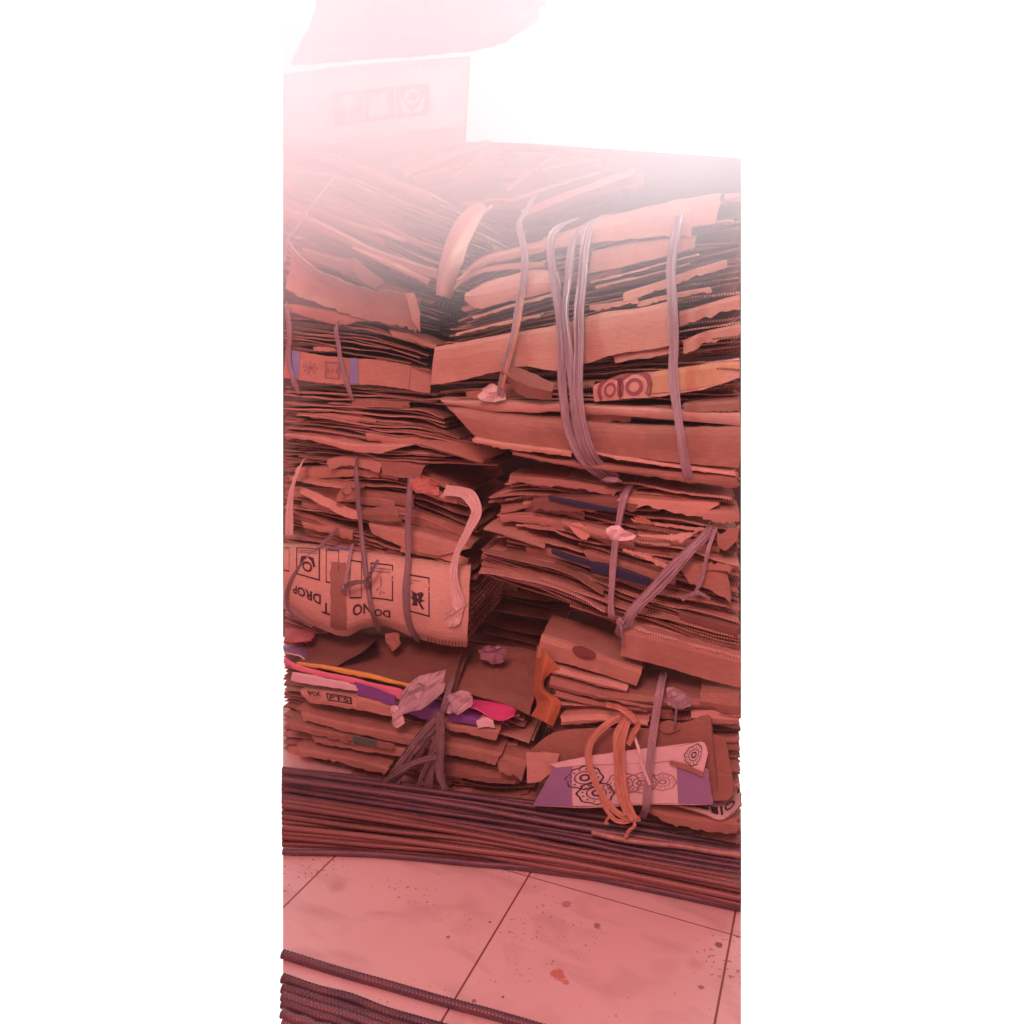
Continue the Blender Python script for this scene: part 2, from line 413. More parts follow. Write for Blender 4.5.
for (px, py, rr, col, k) in ((558, 975, .020, (.58, .24, .14), .8), (566, 982, .010, (.58, .24, .14), .7), (597, 926, .011, (.25, .14, .11), .7), (566, 904, .015, (.30, .19, .16), .6), (719, 945, .011, (.16, .10, .09), .8),
                        (695, 964, .024, (.48, .27, .20), .55), (340, 884, .040, (.42, .30, .27), .55), (470, 902, .04, (.5, .38, .34), .4), (668, 968, .05, (.55, .42, .38), .35), (735, 975, .05, (.5, .38, .34), .4),
                        (701, 987, .008, (.2, .12, .1), .7), (490, 922, .004, (.12, .08, .07), .9), (503, 997, .004, (.12, .08, .07), .9), (448, 937, .006, (.2, .12, .1), .7), (474, 1001, .006, (.25, .12, .1), .8)):
    p = G(px, py); vm = nt.nodes.new('ShaderNodeVectorMath'); vm.operation = 'SUBTRACT'; L.new(tc.outputs['Object'], vm.inputs[0]); vm.inputs[1].default_value = p
    ln = nt.nodes.new('ShaderNodeVectorMath'); ln.operation = 'LENGTH'; L.new(vm.outputs[0], ln.inputs[0])
    d = mth(nt, 'ADD', ln.outputs['Value'], mth(nt, 'MULTIPLY', mth(nt, 'SUBTRACT', tex_noise(nt, vec, 1.1/rr, 4), .5), rr*1.5))
    f = ramp(nt, mth(nt, 'DIVIDE', d, rr), [(.3 if rr > .02 else .75, (k*(.6 if rr > .02 else 1),)*3), (1.25, (0, 0, 0))]); c = mixc(nt, f, c, col)
c = mixc(nt, g, c, (.26, .13, .10))
L.new(c, b.inputs['Base Color']); b.inputs['Roughness'].default_value = .42; b.inputs['Specular IOR Level'].default_value = .3
floor = mk('floor', fl+[p-Vector((0, 0, .02)) for p in fl], [(3, 2, 1, 0), (4, 5, 6, 7), (0, 1, 5, 4), (1, 2, 6, 5), (2, 3, 7, 6), (3, 0, 4, 7)], m)
floor['kind'] = 'structure'; floor['label'] = 'pale glazed square floor tiles with dirt spots and dark joints'
# back wall behind the stack
wm = plain('grey_green_wall', (.20, .23, .22), .8, .1)
wl = [P(283, 138, .98), P(520, 143, .98), P(741, 158, .98)]
wv = [PZ(p, 0, .98) for p in (283, 520, 741)]
ws = []
for a in range(3): ws += [wv[a], wl[a], wv[a]+BK*.1, wl[a]+BK*.1]
wf = []
for a in range(2):
    i = a*4; wf += [(i, i+4, i+5, i+1), (i+2, i+3, i+7, i+6), (i+1, i+5, i+7, i+3)]
wf += [(0, 1, 3, 2), (8, 10, 11, 9)]
wall = mk('wall_back', ws, wf, wm); wall['kind'] = 'structure'; wall['label'] = 'dark grey-green wall behind the heap of bales'
XL, XR = 283, 741
GB = None
def bale(label, px, py, off): return thing('cardboard_bale', label, 'bale of cardboard', P(px, py, off+.25))
# ------------------------------------------------------------------ bale A: top of the left column
A = bale('tied bale topping the left column, sagging to the right, a long curled board drooping below', 360, 325, .15)
topA = [(283, 149), (325, 150), (360, 163), (400, 180), (450, 198), (520, 232)]
botA = [(283, 222), (330, 245), (370, 262), (430, 292), (480, 306), (520, 320)]
stackfill(A, topA, botA, [(0, 283), (1, 283)], [(0, 470), (.3, 500), (1, 470)], .20, 32, .45, 11, jit=.05, part=.3, edge_l=1, edge_r=45, th=.006, flapp=.2, slope=.02)
stackfill(A, [(283, 240), (330, 252), (380, 275), (450, 300)], [(283, 288), (340, 312), (400, 325), (450, 335)], [(0, 284), (1, 283)], [(0, 440), (1, 450)], .22, 15, .4, 12, jit=.05, edge_l=1, edge_r=40, flapp=.2)
# long drooping board
panel(A, [(286, 238), (302, 258), (330, 275), (365, 287), (400, 292), (414, 293)], [(283, 287), (300, 298), (330, 309), (365, 320), (400, 327), (417, 334)], .06, (M_face, M_edge), 'curled_board', bulge=-.03, nu=40, nv=10, tear=.01, seed=4)
panel(A, [(405, 293), (414, 292), (420, 312)], [(412, 320), (417, 328), (420, 334)], .045, (M_light, M_edge), 'torn_flap', nu=10)
panel(A, [(316, 209), (350, 222), (380, 229), (405, 239)], [(316, 211), (350, 226), (380, 235), (405, 243)], .15, (M_light, M_edge), 'torn_board', fold=.2)
panel(A, [(283, 206), (320, 222), (360, 243), (400, 258), (438, 270)], [(283, 216), (320, 232), (360, 250), (400, 268), (438, 280)], .14, (M_face, M_edge), fold=.2, seed=9)
panel(A, [(352, 247), (390, 262), (430, 280)], [(352, 250), (390, 267), (428, 286)], .12, (M_light, M_edge), 'torn_board', fold=.2)
panel(A, [(302, 249), (330, 256), (358, 262)], [(306, 258), (330, 268), (352, 276)], .12, (M_face, M_edge), fold=.15)
panel(A, [(352, 255), (372, 272), (385, 282)], [(350, 268), (362, 282), (372, 290)], .11, (M_dark, M_edge), 'torn_flap')
crumple(A, 'plastic_scrap', [(284, 231), (296, 235), (304, 239)], [(285, 234), (296, 238), (303, 240)], .10, M_film, .004, 3, nu=12, nv=4, label='glossy white plastic scrap')
crumple(A, 'plastic_scrap', [(306, 240), (312, 243), (318, 246)], [(306, 241), (312, 244), (316, 247)], .10, M_film, .003, 5, nu=8, nv=4, label='glossy white plastic scrap')
ribbon(A, [(338, 166, .22), (330, 182, .17), (310, 207, .12), (296, 228, .10), (287, 240, .09), (284, 262, .05)], .008, M_strap, seed=3)
# tall curled corrugated strip between the columns
cs = Patch([prow([(437, 296), (440, 262), (452, 228), (470, 207), (482, 204)], .00), prow([(442, 297), (449, 262), (460, 236), (478, 212), (488, 207)], -.035), prow([(450, 299), (460, 270), (470, 240), (482, 216), (493, 204)], .01)])
cs.build('curled_strip', (M_light, M_edge), A, th=.004, nu=40, nv=8, seed=2, smooth=True, label='tall curled strip of pale corrugated board')
# ------------------------------------------------------------------ bale B
B = bale('left-column bale second from the top, with a board printed with blue stripes and a sketch', 360, 398, .1)
stackfill(B, [(283, 305), (335, 312), (380, 320), (432, 342)], [(283, 352), (340, 358), (400, 366), (440, 376)], [(0, 283), (1, 283)], [(0, 425), (1, 438)], .10, 15, .5, 21, jit=.02, edge_l=1, edge_r=12, part=.15, flapp=.1)
stackfill(B, [(283, 378), (340, 384), (430, 393)], [(283, 396), (345, 399), (445, 404)], [(0, 283), (1, 283)], [(0, 436), (1, 452)], .10, 6, .5, 22, jit=.02, edge_l=1, edge_r=20)
panel(B, [(284, 304), (335, 312), (375, 320)], [(287, 312), (338, 325), (356, 322)], .075, (M_light, M_edge), fold=.3, seed=6)
panel(B, [(388, 330), (410, 334), (436, 346)], [(392, 336), (412, 342), (436, 350)], .07, (M_light, M_edge), 'torn_flap', fold=.2)
panel(B, [(312, 346), (335, 347)], [(314, 351), (337, 352)], .07, (M_light, M_edge), 'torn_flap', nu=8)
blueb = panel(B, [(285, 349), (330, 356), (380, 360), (432, 370)], [(283, 378), (330, 384), (380, 386), (430, 394)], .07, (M_light, M_edge), 'printed_board', nu=40, tear=.003, seed=5, label='pale board with blue stripes and a dark sketch')
for q in (.06, .47): ink(blueb, [rect(q, .05, q+.055, .98)], (0, 0, 1, 1), M_blue, 'blue_stripe')
star = [[(.5, .5), (.5+.42*math.cos(a), .5+.45*math.sin(a)), (.5+.42*math.cos(a+.18), .5+.45*math.sin(a+.18))] for a in (0, .7, 1.5, 2.2, 2.9, 3.7, 4.4, 5.4)]+[disc(.5, .5, .12)]
ink(blueb, star, (.13, .25, .26, .75), M_softink, 'printed_sketch'); ink(blueb, frame(.3, .2, .4, .8, .01, .04), (0, 0, 1, 1), M_softink, 'printed_frame')
writing(blueb, 'a r t', (.315, .4, .39, .6), M_softink)
ink(blueb, [[(.855, 0), (.862, 0), (.875, 1), (.868, 1)]], (0, 0, 1, 1), M_softink, 'printed_line')
ribbon(B, [(286, 303, .16), (286, 308, .06), (289, 330, .05), (288, 360, .05), (293, 380, .05), (299, 394, .07)], .018, M_strap, seed=31)
ribbon(B, [(345, 320, .20), (336, 325, .05), (338, 345, .05), (342, 368, .05), (348, 388, .06), (352, 400, .08)], .016, M_strap, seed=32)
# ------------------------------------------------------------------ bale C
C = bale('left-column bale third from the top, thin level layers without visible straps', 390, 458, .08)
stackfill(C, [(283, 397), (350, 400), (420, 405), (470, 425), (510, 440)], [(283, 441), (330, 446), (380, 460), (440, 462), (512, 464)], [(0, 283), (1, 283)], [(0, 440), (.5, 480), (1, 510)], .06, 25, .5, 31, jit=.022, edge_l=1, edge_r=14, part=.25, flapp=.05)
stackfill(C, [(283, 441), (330, 446), (480, 470)], [(283, 458), (330, 462), (480, 488)], [(0, 298), (1, 296)], [(0, 400), (1, 420)], .12, 8, .45, 32, jit=.02, edge_l=8, edge_r=30)
stackfill(C, [(283, 441), (330, 446)], [(283, 470), (330, 474)], [(0, 283), (1, 283)], [(0, 330), (1, 330)], .26, 9, .3, 33, jit=.01, part=0, edge_l=1, flapp=0, mats=(M_dark, M_edge))
panel(C, [(283, 434), (320, 438), (350, 444), (410, 445)], [(283, 437), (320, 443), (350, 451), (380, 454)], .03, (M_light, M_edge), fold=.25, seed=8)
Patch([prow([(420, 444), (450, 453), (478, 462), (484, 460)], -.03), prow([(440, 438), (470, 438), (495, 446), (505, 452)], .12), prow([(455, 434), (475, 435), (495, 440), (506, 447)], .3)]).build('cardboard_sheet', (M_light, M_edge), C, th=.005, seed=14)
# ------------------------------------------------------------------ bale D
Dd = bale('left-column bale with an upside-down DO NOT DROP board wrapped under its front', 380, 645, .12)
stackfill(Dd, [(283, 462), (350, 458), (410, 462), (480, 490)], [(283, 524), (340, 540), (400, 556), (475, 580)], [(0, 283), (1, 283)], [(0, 470), (.5, 482), (1, 478)], .12, 28, .5, 41, jit=.045, edge_l=1, edge_r=25, part=.45, flapp=.35, th=.005, amp=1.6)
stackfill(Dd, [(283, 505), (340, 528), (400, 548), (475, 570)], [(283, 548), (340, 552), (400, 562), (475, 572)], [(0, 283), (1, 283)], [(0, 478), (1, 475)], .11, 15, .5, 42, jit=.03, edge_l=1, edge_r=15, part=.5, flapp=.1)
stackfill(Dd, [(283, 560), (475, 575)], [(283, 610), (340, 622), (475, 644)], [(0, 283), (1, 283)], [(0, 478), (1, 468)], .10, 24, .5, 43, jit=.012, edge_l=1, edge_r=3, part=.05, flapp=0)
stackfill(Dd, [(283, 458), (330, 462)], [(283, 545), (330, 549)], [(0, 283), (1, 283)], [(0, 330), (1, 330)], .24, 26, .3, 47, jit=.01, part=0, edge_l=1, flapp=0, mats=(M_dark, M_edge), gaps=0)
panel(Dd, [(288, 478), (320, 483), (360, 489)], [(290, 480), (320, 486), (357, 492)], .06, (M_light, M_edge), 'torn_board', fold=.3)
Patch([prow([(292, 488), (320, 505), (345, 517), (358, 520)], .045), prow([(300, 486), (325, 496), (345, 506), (361, 512)], .07)]).build('torn_board', (M_light, M_edge), Dd, th=.004, seed=21)
panel(Dd, [(326, 460), (350, 457), (385, 460)], [(330, 470), (350, 466), (380, 473)], .08, (M_face, M_edge), fold=.2, seed=3)
panel(Dd, [(380, 458), (400, 462), (425, 466)], [(382, 474), (400, 478), (420, 479)], .07, (M_dark, M_edge), fold=.2, seed=33)
panel(Dd, [(362, 510), (385, 505), (398, 508)], [(364, 520), (385, 522), (402, 522)], .05, (M_face, M_edge), 'torn_flap', bulge=.01)
panel(Dd, [(368, 524), (390, 528), (425, 535), (470, 548)], [(372, 534), (392, 543), (415, 552), (440, 556)], .06, (M_face, M_edge), fold=.2, label='rounded reddish board edge')
panel(Dd, [(400, 538), (425, 540), (470, 558)], [(400, 552), (430, 557), (468, 566)], .07, (M_light, M_edge), 'torn_board')
crumple(Dd, 'tissue_scrap', [(413, 478), (425, 476), (438, 479)], [(412, 490), (426, 493), (440, 495)], .03, plain('coral_tissue', (.60, .31, .24), .5), .016, 8, label='crumpled coral tissue')
crumple(Dd, 'torn_flap', [(344, 486), (352, 484), (360, 488)], [(336, 500), (350, 502), (362, 500)], .05, M_face, .02, 14)
panel(Dd, [(422, 488), (445, 494), (462, 492)], [(425, 494), (445, 502), (458, 505)], .05, (M_light, M_edge), 'torn_flap', bulge=.012)
crumple(Dd, 'bag_scrap', [(330, 548), (345, 546), (365, 552)], [(334, 556), (350, 558), (370, 560)], .03, plain('grey_blue_bag', (.25, .28, .42), .35), .012, 18, label='grey-blue plastic bag scrap')
dn = Patch([prow([(283, 609), (300, 618), (325, 630), (345, 636), (365, 628), (385, 626), (410, 636), (440, 645), (467, 648)], .02),
            prow([(283, 598), (300, 606), (325, 618), (345, 622), (365, 617), (385, 617), (410, 625), (440, 634), (468, 636)], -.045),
            prow([(283, 570), (300, 575), (325, 582), (345, 586), (365, 588), (385, 590), (410, 594), (440, 600), (469, 604)], -.05),
            prow([(283, 549), (300, 549), (325, 551), (345, 553), (365, 556), (385, 558), (410, 562), (440, 566), (471, 568)], .0),
            prow([(283, 543), (300, 543), (325, 545), (345, 547), (365, 550), (385, 552), (410, 556), (440, 560), (471, 564)], .12)])
dn.build('printed_board', (M_print, M_edge), Dd, th=.005, nu=64, nv=22, seed=1, tear=.003, label='cream board printed DO NOT DROP upside down')
UX = [283, 300, 325, 345, 365, 385, 410, 440, 468]
def U(px): return pl(list(zip(UX, [i/8 for i in range(9)])), px)
writing(dn, 'DO', (U(375), .26, U(391), .335), M_ink, True)
writing(dn, 'NO', (U(353), .29, U(372), .38), M_ink, True)
writing(dn, 'T', (U(322), .29, U(330), .37), M_ink, True)
writing(dn, 'DROP', (U(294), .345, U(321), .41), M_ink, True)
for (a, b_, art) in ((283.5, 290, GLASS), (297, 320, HANDS), (326, 339, UMB), (350, 362, GLASS), (371, 394, TREE), (407, 430, HOOK)):
    v0 = .50 if a < 330 else .42 if a < 400 else .37
    ink(dn, frame(0, 0, 1, 1, .05, .04), (U(a), v0, U(b_), v0+.27), M_ink, 'printed_frame', True)
    if b_-a > 15:
        ink(dn, art, (U(a)+.01, v0+.02, U(b_)-.01, v0+.19), M_softink if art is TREE else M_ink, 'printed_symbol', True)
        ink(dn, [rect(.1, .35, .8, .5), rect(.1, .65, .9, .8)], (U(a), v0+.19, U(b_), v0+.26), M_softink, 'printed_line', True)
ink(dn, [rect(0, 0, .03, 1) for _ in (1,)]+[rect(k*.09, 0, k*.09+.02, 1) for k in range(1, 11)], (U(428), .02, U(466), .17), M_tape, 'torn_flute')
tp = Patch([[dn.at(u, v)+dn.nrm(u, v)*.003 for u in (U(330), U(338), U(347))] for v in (.12, .3, .5, .66)]); tp.build('packing_tape', M_tape, Dd, th=.001, nu=8, nv=14, seed=5, tear=.006)
crumple(Dd, 'paper_scrap', [(386, 633), (394, 632), (400, 634)], [(388, 646), (394, 650), (401, 644)], .04, M_face, .01, 12, nu=8, nv=6)
ribbon(Dd, [(357, 452, .12), (356, 470, .03), (358, 500, .02), (361, 530, .01), (364, 560, -.03), (368, 590, -.06), (372, 612, -.07), (379, 632, .0)], .017, M_strapd, seed=41)
ribbon(Dd, [(411, 476, .05), (409, 500, .02), (408, 530, .0), (408, 560, -.03), (406, 590, -.065), (407, 615, -.065), (413, 634, -.03), (418, 642, .02)], .021, M_strapd, seed=42)
ribbon(Dd, [(338, 528, .06), (322, 545, .02), (305, 560, -.03), (291, 580, -.06), (286, 600, -.06), (292, 614, -.05), (312, 627, -.01)], .012, M_strapd, seed=43)
ribbon(Dd, [(352, 544, .02), (349, 560, -.03), (344, 590, -.07)], .014, M_strap, seed=44)
ribbon(Dd, [(444, 490, .02), (462, 492, .0), (471, 498, -.02), (476, 512, -.03), (468, 530, -.03), (457, 552, -.04), (453, 575, -.07), (458, 600, -.075), (462, 608, -.07)], .036, M_cream, 'loose_ribbon', seed=45, twist=.7, crinkle=.003, label='pale loose ribbon')
crumple(Dd, 'ribbon_tuft', [(446, 612), (456, 608), (466, 602)], [(448, 624), (452, 627), (462, 622)], -.06, M_cream, .012, 9, nu=6, nv=5, label='frayed end of the pale ribbon')
ribbon(Dd, [(306, 458, .08), (300, 466, .02), (294, 482, .0), (290, 505, .0), (289, 535, .0)], .024, M_cream, 'loose_ribbon', seed=46, twist=.5, crinkle=.003)
k = blob(Dd, 'knot', P(366, 582, -.075), .012, M_strapd, 3, (1, .7, 1.2))
for i, e in enumerate(((-22, 4), (-25, 10), (12, -22), (6, -12))): ribbon(k, [(366, 582, -.082), (366+e[0]*.5, 580+e[1]*.4, -.10), (366+e[0], 582+e[1], -.08)], .01, M_strapd, 'loose_end', n=16, seed=60+i)
# ------------------------------------------------------------------ bale E
E = bale('lowest bale of the left column, with pink, purple and yellow card near its top', 400, 790, -.05)
topE = [(283, 662), (340, 672), (410, 690), (480, 704), (541, 724)]; botE = [(283, 772), (340, 776), (385, 783), (440, 796), (490, 804), (541, 800)]
stackfill(E, topE, botE, [(0, 283), (1, 283)], [(0, 525), (.3, 540), (.6, 532), (1, 538)], -.02, 34, .5, 51, jit=.035, edge_l=2, edge_r=30, part=.4, flapp=.3, th=.005)
def lay(parent, front, back, of, ob, mats, name='cardboard_sheet', th=.005, **kw):
    pt = Patch([prow(front, of), prow(back, ob)]); pt.build(name, mats, parent, th=th, nu=kw.pop('nu', 28), nv=kw.pop('nv', 10), seed=kw.pop('seed', R.random()*40), **kw); return pt
stackfill(E, [(283, 612), (330, 632)], [(283, 660), (330, 668)], [(0, 283), (1, 283)], [(0, 330), (1, 330)], .14, 14, .3, 58, jit=.015, part=0, edge_l=1, flapp=0, mats=(M_dark, M_edge), gaps=0)
stackfill(E, [(283, 655), (330, 668)], [(283, 780), (330, 786)], [(0, 283), (1, 283)], [(0, 330), (1, 330)], .04, 34, .4, 57, jit=.015, part=0, edge_l=1, flapp=0)
lay(E, [(296, 664), (330, 670), (370, 679), (412, 688), (455, 694)], [(312, 632), (340, 632), (380, 634), (420, 640), (470, 648)], -.06, .17, (M_face, M_edge), wob=.004, seed=11)
lay(E, [(450, 690), (480, 697), (512, 706), (530, 714)], [(458, 645), (490, 646), (520, 648), (548, 655)], -.03, .28, (M_dark, M_edge), wob=.004, seed=12)
lay(E, [(335, 667), (345, 661), (362, 652), (374, 640)], [(338, 668), (348, 661), (365, 652), (377, 640)], -.05, .12, (M_ink, M_ink), 'crease_shade_strip', th=.002, nu=12, nv=2, tear=.002)  # dark strip laid along the crease, its shade put into the colour
lay(E, [(284, 640), (296, 642), (312, 640)], [(284, 628), (300, 629), (318, 630)], .0, .12, (M_cyc, M_cyc), 'red_board', seed=4, label='dark red board at the left end')
lay(E, [(283, 651), (300, 656), (306, 662)], [(283, 644), (300, 645), (309, 648)], -.03, .06, (M_lilac, M_white), 'printed_sheet', seed=5)
panel(E, [(296, 663), (330, 668), (370, 676), (412, 686)], [(297, 665.5), (330, 671), (370, 679), (412, 688.5)], -.066, (M_yellow, M_yellow), 'yellow_card', fold=.01, th=.003, tear=.004, label='narrow yellow card edge')
panel(E, [(283, 659), (300, 668), (340, 677), (380, 686), (402, 691)], [(283, 663), (300, 671), (340, 681), (380, 692), (400, 700)], -.085, (M_palepink, M_white), 'pink_card', fold=.01, th=.003, label='glossy pink card')
panel(E, [(292, 674), (320, 679), (356, 687)], [(290, 681), (320, 686), (358, 692)], -.10, (M_white, M_white), 'white_card', fold=.01, th=.003, label='white card')
panel(E, [(354, 684), (375, 690), (396, 698)], [(357, 695), (375, 700), (396, 708)], -.095, (M_purple, M_purple), 'purple_card', fold=.01, th=.003)
panel(E, [(300, 692), (330, 694), (362, 698), (395, 706)], [(310, 703), (330, 706), (362, 711), (394, 718)], -.09, (M_face, M_edge), 'printed_board', fold=.2)
pp = panel(E, [(306, 690), (330, 692), (357, 697)], [(314, 702), (332, 703), (358, 707)], -.094, (M_face, M_edge), 'printed_board', th=.004)
ink(pp, frame(.42, .2, .9, .9, .03, .1), (0, 0, 1, 1), M_ink, 'printed_frame'); writing(pp, 'FT5?'.replace('?', ''), (.48, .35, .85, .75), M_ink); writing(pp, 'PIX', (.02, .55, .3, .95), M_ink); 
panel(E, [(408, 702), (425, 708), (440, 712)], [(406, 714), (425, 720), (438, 722)], -.08, (M_purple, M_purple), 'purple_card', fold=.1, th=.003)
Patch([prow([(455, 703), (475, 708), (495, 719), (505, 719), (514, 715)], -.10), prow([(462, 698), (480, 700), (500, 703), (512, 706), (517, 710)], -.02)]).build('pink_card', (M_pink, M_pink), E, th=.004, seed=9, tear=.001, label='round-cornered glossy pink card')
panel(E, [(448, 712), (465, 716), (485, 722)], [(450, 722), (465, 724), (486, 727)], -.09, (M_purple, M_white), 'purple_card', fold=.1, th=.003)
panel(E, [(476, 722), (485, 719), (494, 722)], [(478, 728), (486, 727), (496, 728)], -.095, (M_white, M_white), 'paper_scrap', fold=.05, th=.002)
panel(E, [(445, 724), (470, 727), (500, 730)], [(448, 730), (470, 735), (496, 741)], -.085, (M_face, M_edge), fold=.2)
for (a, b_, c_, d_, o_) in (((438, 742), (460, 745), (502, 754), 12, -.08), ((285, 722), (320, 730), (360, 738), 7, -.09), ((294, 748), (350, 758), (390, 768), 8, -.08), ((495, 752), (515, 758), (528, 762), 20, -.06), ((300, 712), (340, 722), (420, 738), 9, -.085), ((310, 734), (350, 742), (425, 752), 8, -.07)):
    panel(E, [a, b_, c_], [(a[0]+3, a[1]+d_), (b_[0], b_[1]+d_), (c_[0]-6, c_[1]+d_)], o_, (M_face, M_edge), 'folded_flap', fold=.2, tear=.008)
gr_ = panel(E, [(346, 733), (362, 737), (395, 744)], [(346, 740), (362, 744), (392, 750)], -.10, (M_face, M_edge), 'printed_board', th=.003)
ink(gr_, [rect(.25, .1, .75, .9)], (0, 0, 1, 1), M_green, 'green_patch')
crumple(E, 'torn_plastic', [(404, 690), (418, 676), (432, 672), (447, 668)], [(393, 724), (404, 712), (425, 706), (446, 690)], -.11, M_film, .025, 2, label='torn translucent white plastic')
crumple(E, 'torn_plastic', [(446, 696), (460, 690), (474, 692)], [(448, 712), (460, 712), (473, 705)], -.11, M_film, .02, 6)
crumple(E, 'torn_plastic', [(392, 706), (396, 704), (400, 706)], [(394, 726), (398, 727), (406, 722)], -.12, M_white, .01, 7, nu=8, nv=8)
crumple(E, 'bag_scrap', [(480, 648), (495, 643), (508, 650)], [(484, 656), (496, 662), (505, 662)], .12, plain('mauve_bag', (.42, .30, .36), .3), .02, 17)
ribbon(E, [(461, 652, .1), (452, 678, -.06), (446, 700, -.12), (441, 716, -.125)], .018, M_strapd, seed=51)
kk = blob(E, 'knot', P(440, 716, -.125), .013, M_strapd, 9)
for i, (pts, w) in enumerate((([(440, 716), (425, 735), (405, 762), (393, 780)], .040), ([(438, 720), (420, 740), (398, 770)], .030), ([(436, 757), (410, 765), (378, 786), (374, 788)], .022), ([(440, 716), (436, 740), (430, 765), (428, 788)], .028), ([(441, 716), (441, 745), (440, 770), (445, 790)], .026), ([(436, 750), (424, 770), (418, 788)], .012))):
    ribbon(kk, [(x, y, -.13-.012*(i % 3)) for x, y in pts], w, M_strapd, 'loose_end', n=30, seed=70+i, crinkle=.004)
# ------------------------------------------------------------------ bale F: big one at upper right
Fb = bale('largest bale at upper right, slanting upward to the right under several grey straps', 600, 470, -.05)
topF = [(452, 286), (470, 270), (505, 252), (560, 235), (620, 216), (680, 203), (741, 197)]
stackfill(Fb, topF, [(440, 330), (470, 325), (560, 298), (640, 280), (741, 262)], [(0, 470), (.4, 458), (1, 455)], [(0, 741), (1, 741)], -.04, 22, .55, 61, jit=.035, edge_l=20, edge_r=1, part=.3, flapp=.2, th=.0045)
stackfill(Fb, [(440, 330), (470, 325), (560, 298), (640, 280), (741, 262)], [(440, 352), (470, 350), (560, 335), (660, 312), (741, 300)], [(0, 450), (1, 440)], [(0, 741), (1, 741)], -.03, 10, .55, 62, jit=.03, edge_l=15, edge_r=1, part=.3, flapp=.2)
stackfill(Fb, [(432, 354), (560, 335), (660, 312), (741, 300)], [(436, 398), (560, 398), (660, 400), (741, 400)], [(0, 434), (1, 440)], [(0, 741), (1, 741)], -.04, 27, .55, 63, jit=.03, edge_l=4, edge_r=1, part=.25, flapp=.08, th=.0045)
stackfill(Fb, [(442, 402), (560, 402), (741, 403)], [(480, 444), (560, 462), (660, 476), (741, 484)], [(0, 446), (1, 484)], [(0, 741), (1, 741)], -.05, 24, .55, 64, jit=.02, edge_l=4, edge_r=1, part=.1, flapp=.05)
# lids and large faces
pF1 = Patch([prow([(492, 262), (530, 257), (580, 247), (640, 243), (690, 240), (741, 238)], -.075), prow([(492, 256), (530, 243), (580, 229), (640, 215), (690, 205), (741, 199)], -.06), prow([(500, 250), (535, 239), (585, 225), (640, 210), (690, 200), (741, 194)], .15)])
Patch([prow([(455, 283), (470, 272), (500, 262), (545, 252)], -.07), prow([(462, 277), (476, 264), (500, 253), (545, 243)], -.06), prow([(462, 272), (480, 258), (505, 250), (545, 240)], .15)]).build('cardboard_panel', (M_light, M_edge), Fb, th=.004, seed=1)
Patch([prow([(540, 252), (575, 245), (620, 241), (660, 238), (692, 237)], -.085), prow([(540, 243), (575, 230), (620, 217), (660, 208), (690, 202)], -.06), prow([(545, 238), (580, 226), (620, 213), (660, 204), (690, 199)], .2)]).build('cardboard_panel', (M_light, M_edge), Fb, th=.004, seed=2, wob=.003)
Patch([prow([(686, 228), (700, 226), (716, 224)], -.08), prow([(690, 203), (705, 199), (722, 196)], -.06), prow([(690, 199), (705, 195), (722, 193)], .15)]).build('cardboard_panel', (M_light, M_edge), Fb, th=.004, seed=3)
Patch([prow([(724, 204), (732, 203), (741, 202)], -.05), prow([(724, 197), (732, 196), (741, 195)], -.04), prow([(724, 194), (741, 192)], .15)]).build('cardboard_panel', (M_light, M_edge), Fb, th=.004, seed=3)
panel(Fb, [(590, 252), (640, 243), (698, 236)], [(588, 274), (620, 268), (660, 258), (695, 248)], -.07, (M_light, M_edge), fold=.2, seed=15)
panel(Fb, [(466, 293), (490, 281), (530, 271), (560, 272)], [(464, 300), (478, 309), (500, 304), (562, 290)], -.07, (M_light, M_edge), fold=.2, bulge=.012, seed=16, label='rounded pale board lip')
panel(Fb, [(455, 285), (478, 268), (520, 262), (545, 262)], [(452, 291), (474, 276), (505, 270), (545, 268)], -.06, (M_light, M_edge), fold=.2, seed=17)
for (a, b_, c_, d_) in (((470, 316), (500, 308), (560, 291), 4), ((590, 281), (640, 269), (700, 252), 3), ((592, 287), (640, 276), (690, 262), 3), ((622, 293), (670, 277), (728, 258), 10), ((636, 302), (680, 292), (712, 287), 6), ((455, 333), (490, 324), (540, 314), 4), ((678, 312), (700, 306), (741, 295), 15), ((681, 342), (710, 330), (741, 323), 14), ((588, 306), (610, 302), (640, 297), 7)):
    panel(Fb, [a, b_, c_], [(a[0]+1, a[1]+d_), (b_[0], b_[1]+d_), (c_[0], c_[1]+d_)], -.075, (M_light, M_edge), 'folded_flap', fold=.2, tear=.008)
bigp = panel(Fb, [(434, 349), (470, 343), (520, 334), (560, 327), (600, 316), (640, 310), (671, 304)], [(430, 385), (450, 383), (490, 374), (520, 367), (560, 371), (592, 362), (610, 356), (640, 351), (671, 346)], -.10, (M_light, M_edge), fold=.3, seed=20, nu=50, nv=10, tear=.004, label='large plain pale carton face')
panel(Fb, [(500, 362), (520, 368), (535, 374), (556, 384)], [(504, 378), (520, 395), (540, 401), (552, 399)], -.12, (M_face, M_edge), 'torn_flap', bulge=.015, seed=4)
panel(Fb, [(612, 354), (640, 349), (671, 345)], [(615, 364), (640, 360), (671, 354)], -.085, (M_face, M_edge), 'folded_flap', fold=.1)
cp = panel(Fb, [(592, 386), (620, 376), (660, 372), (700, 366), (741, 360)], [(594, 402), (620, 400), (660, 397), (700, 391), (741, 378)], -.09, (M_light, M_edge), 'printed_board', fold=.15, tear=.004, seed=22, sm=False, label='colour-printed board with swirls and a golden band')
sw = []
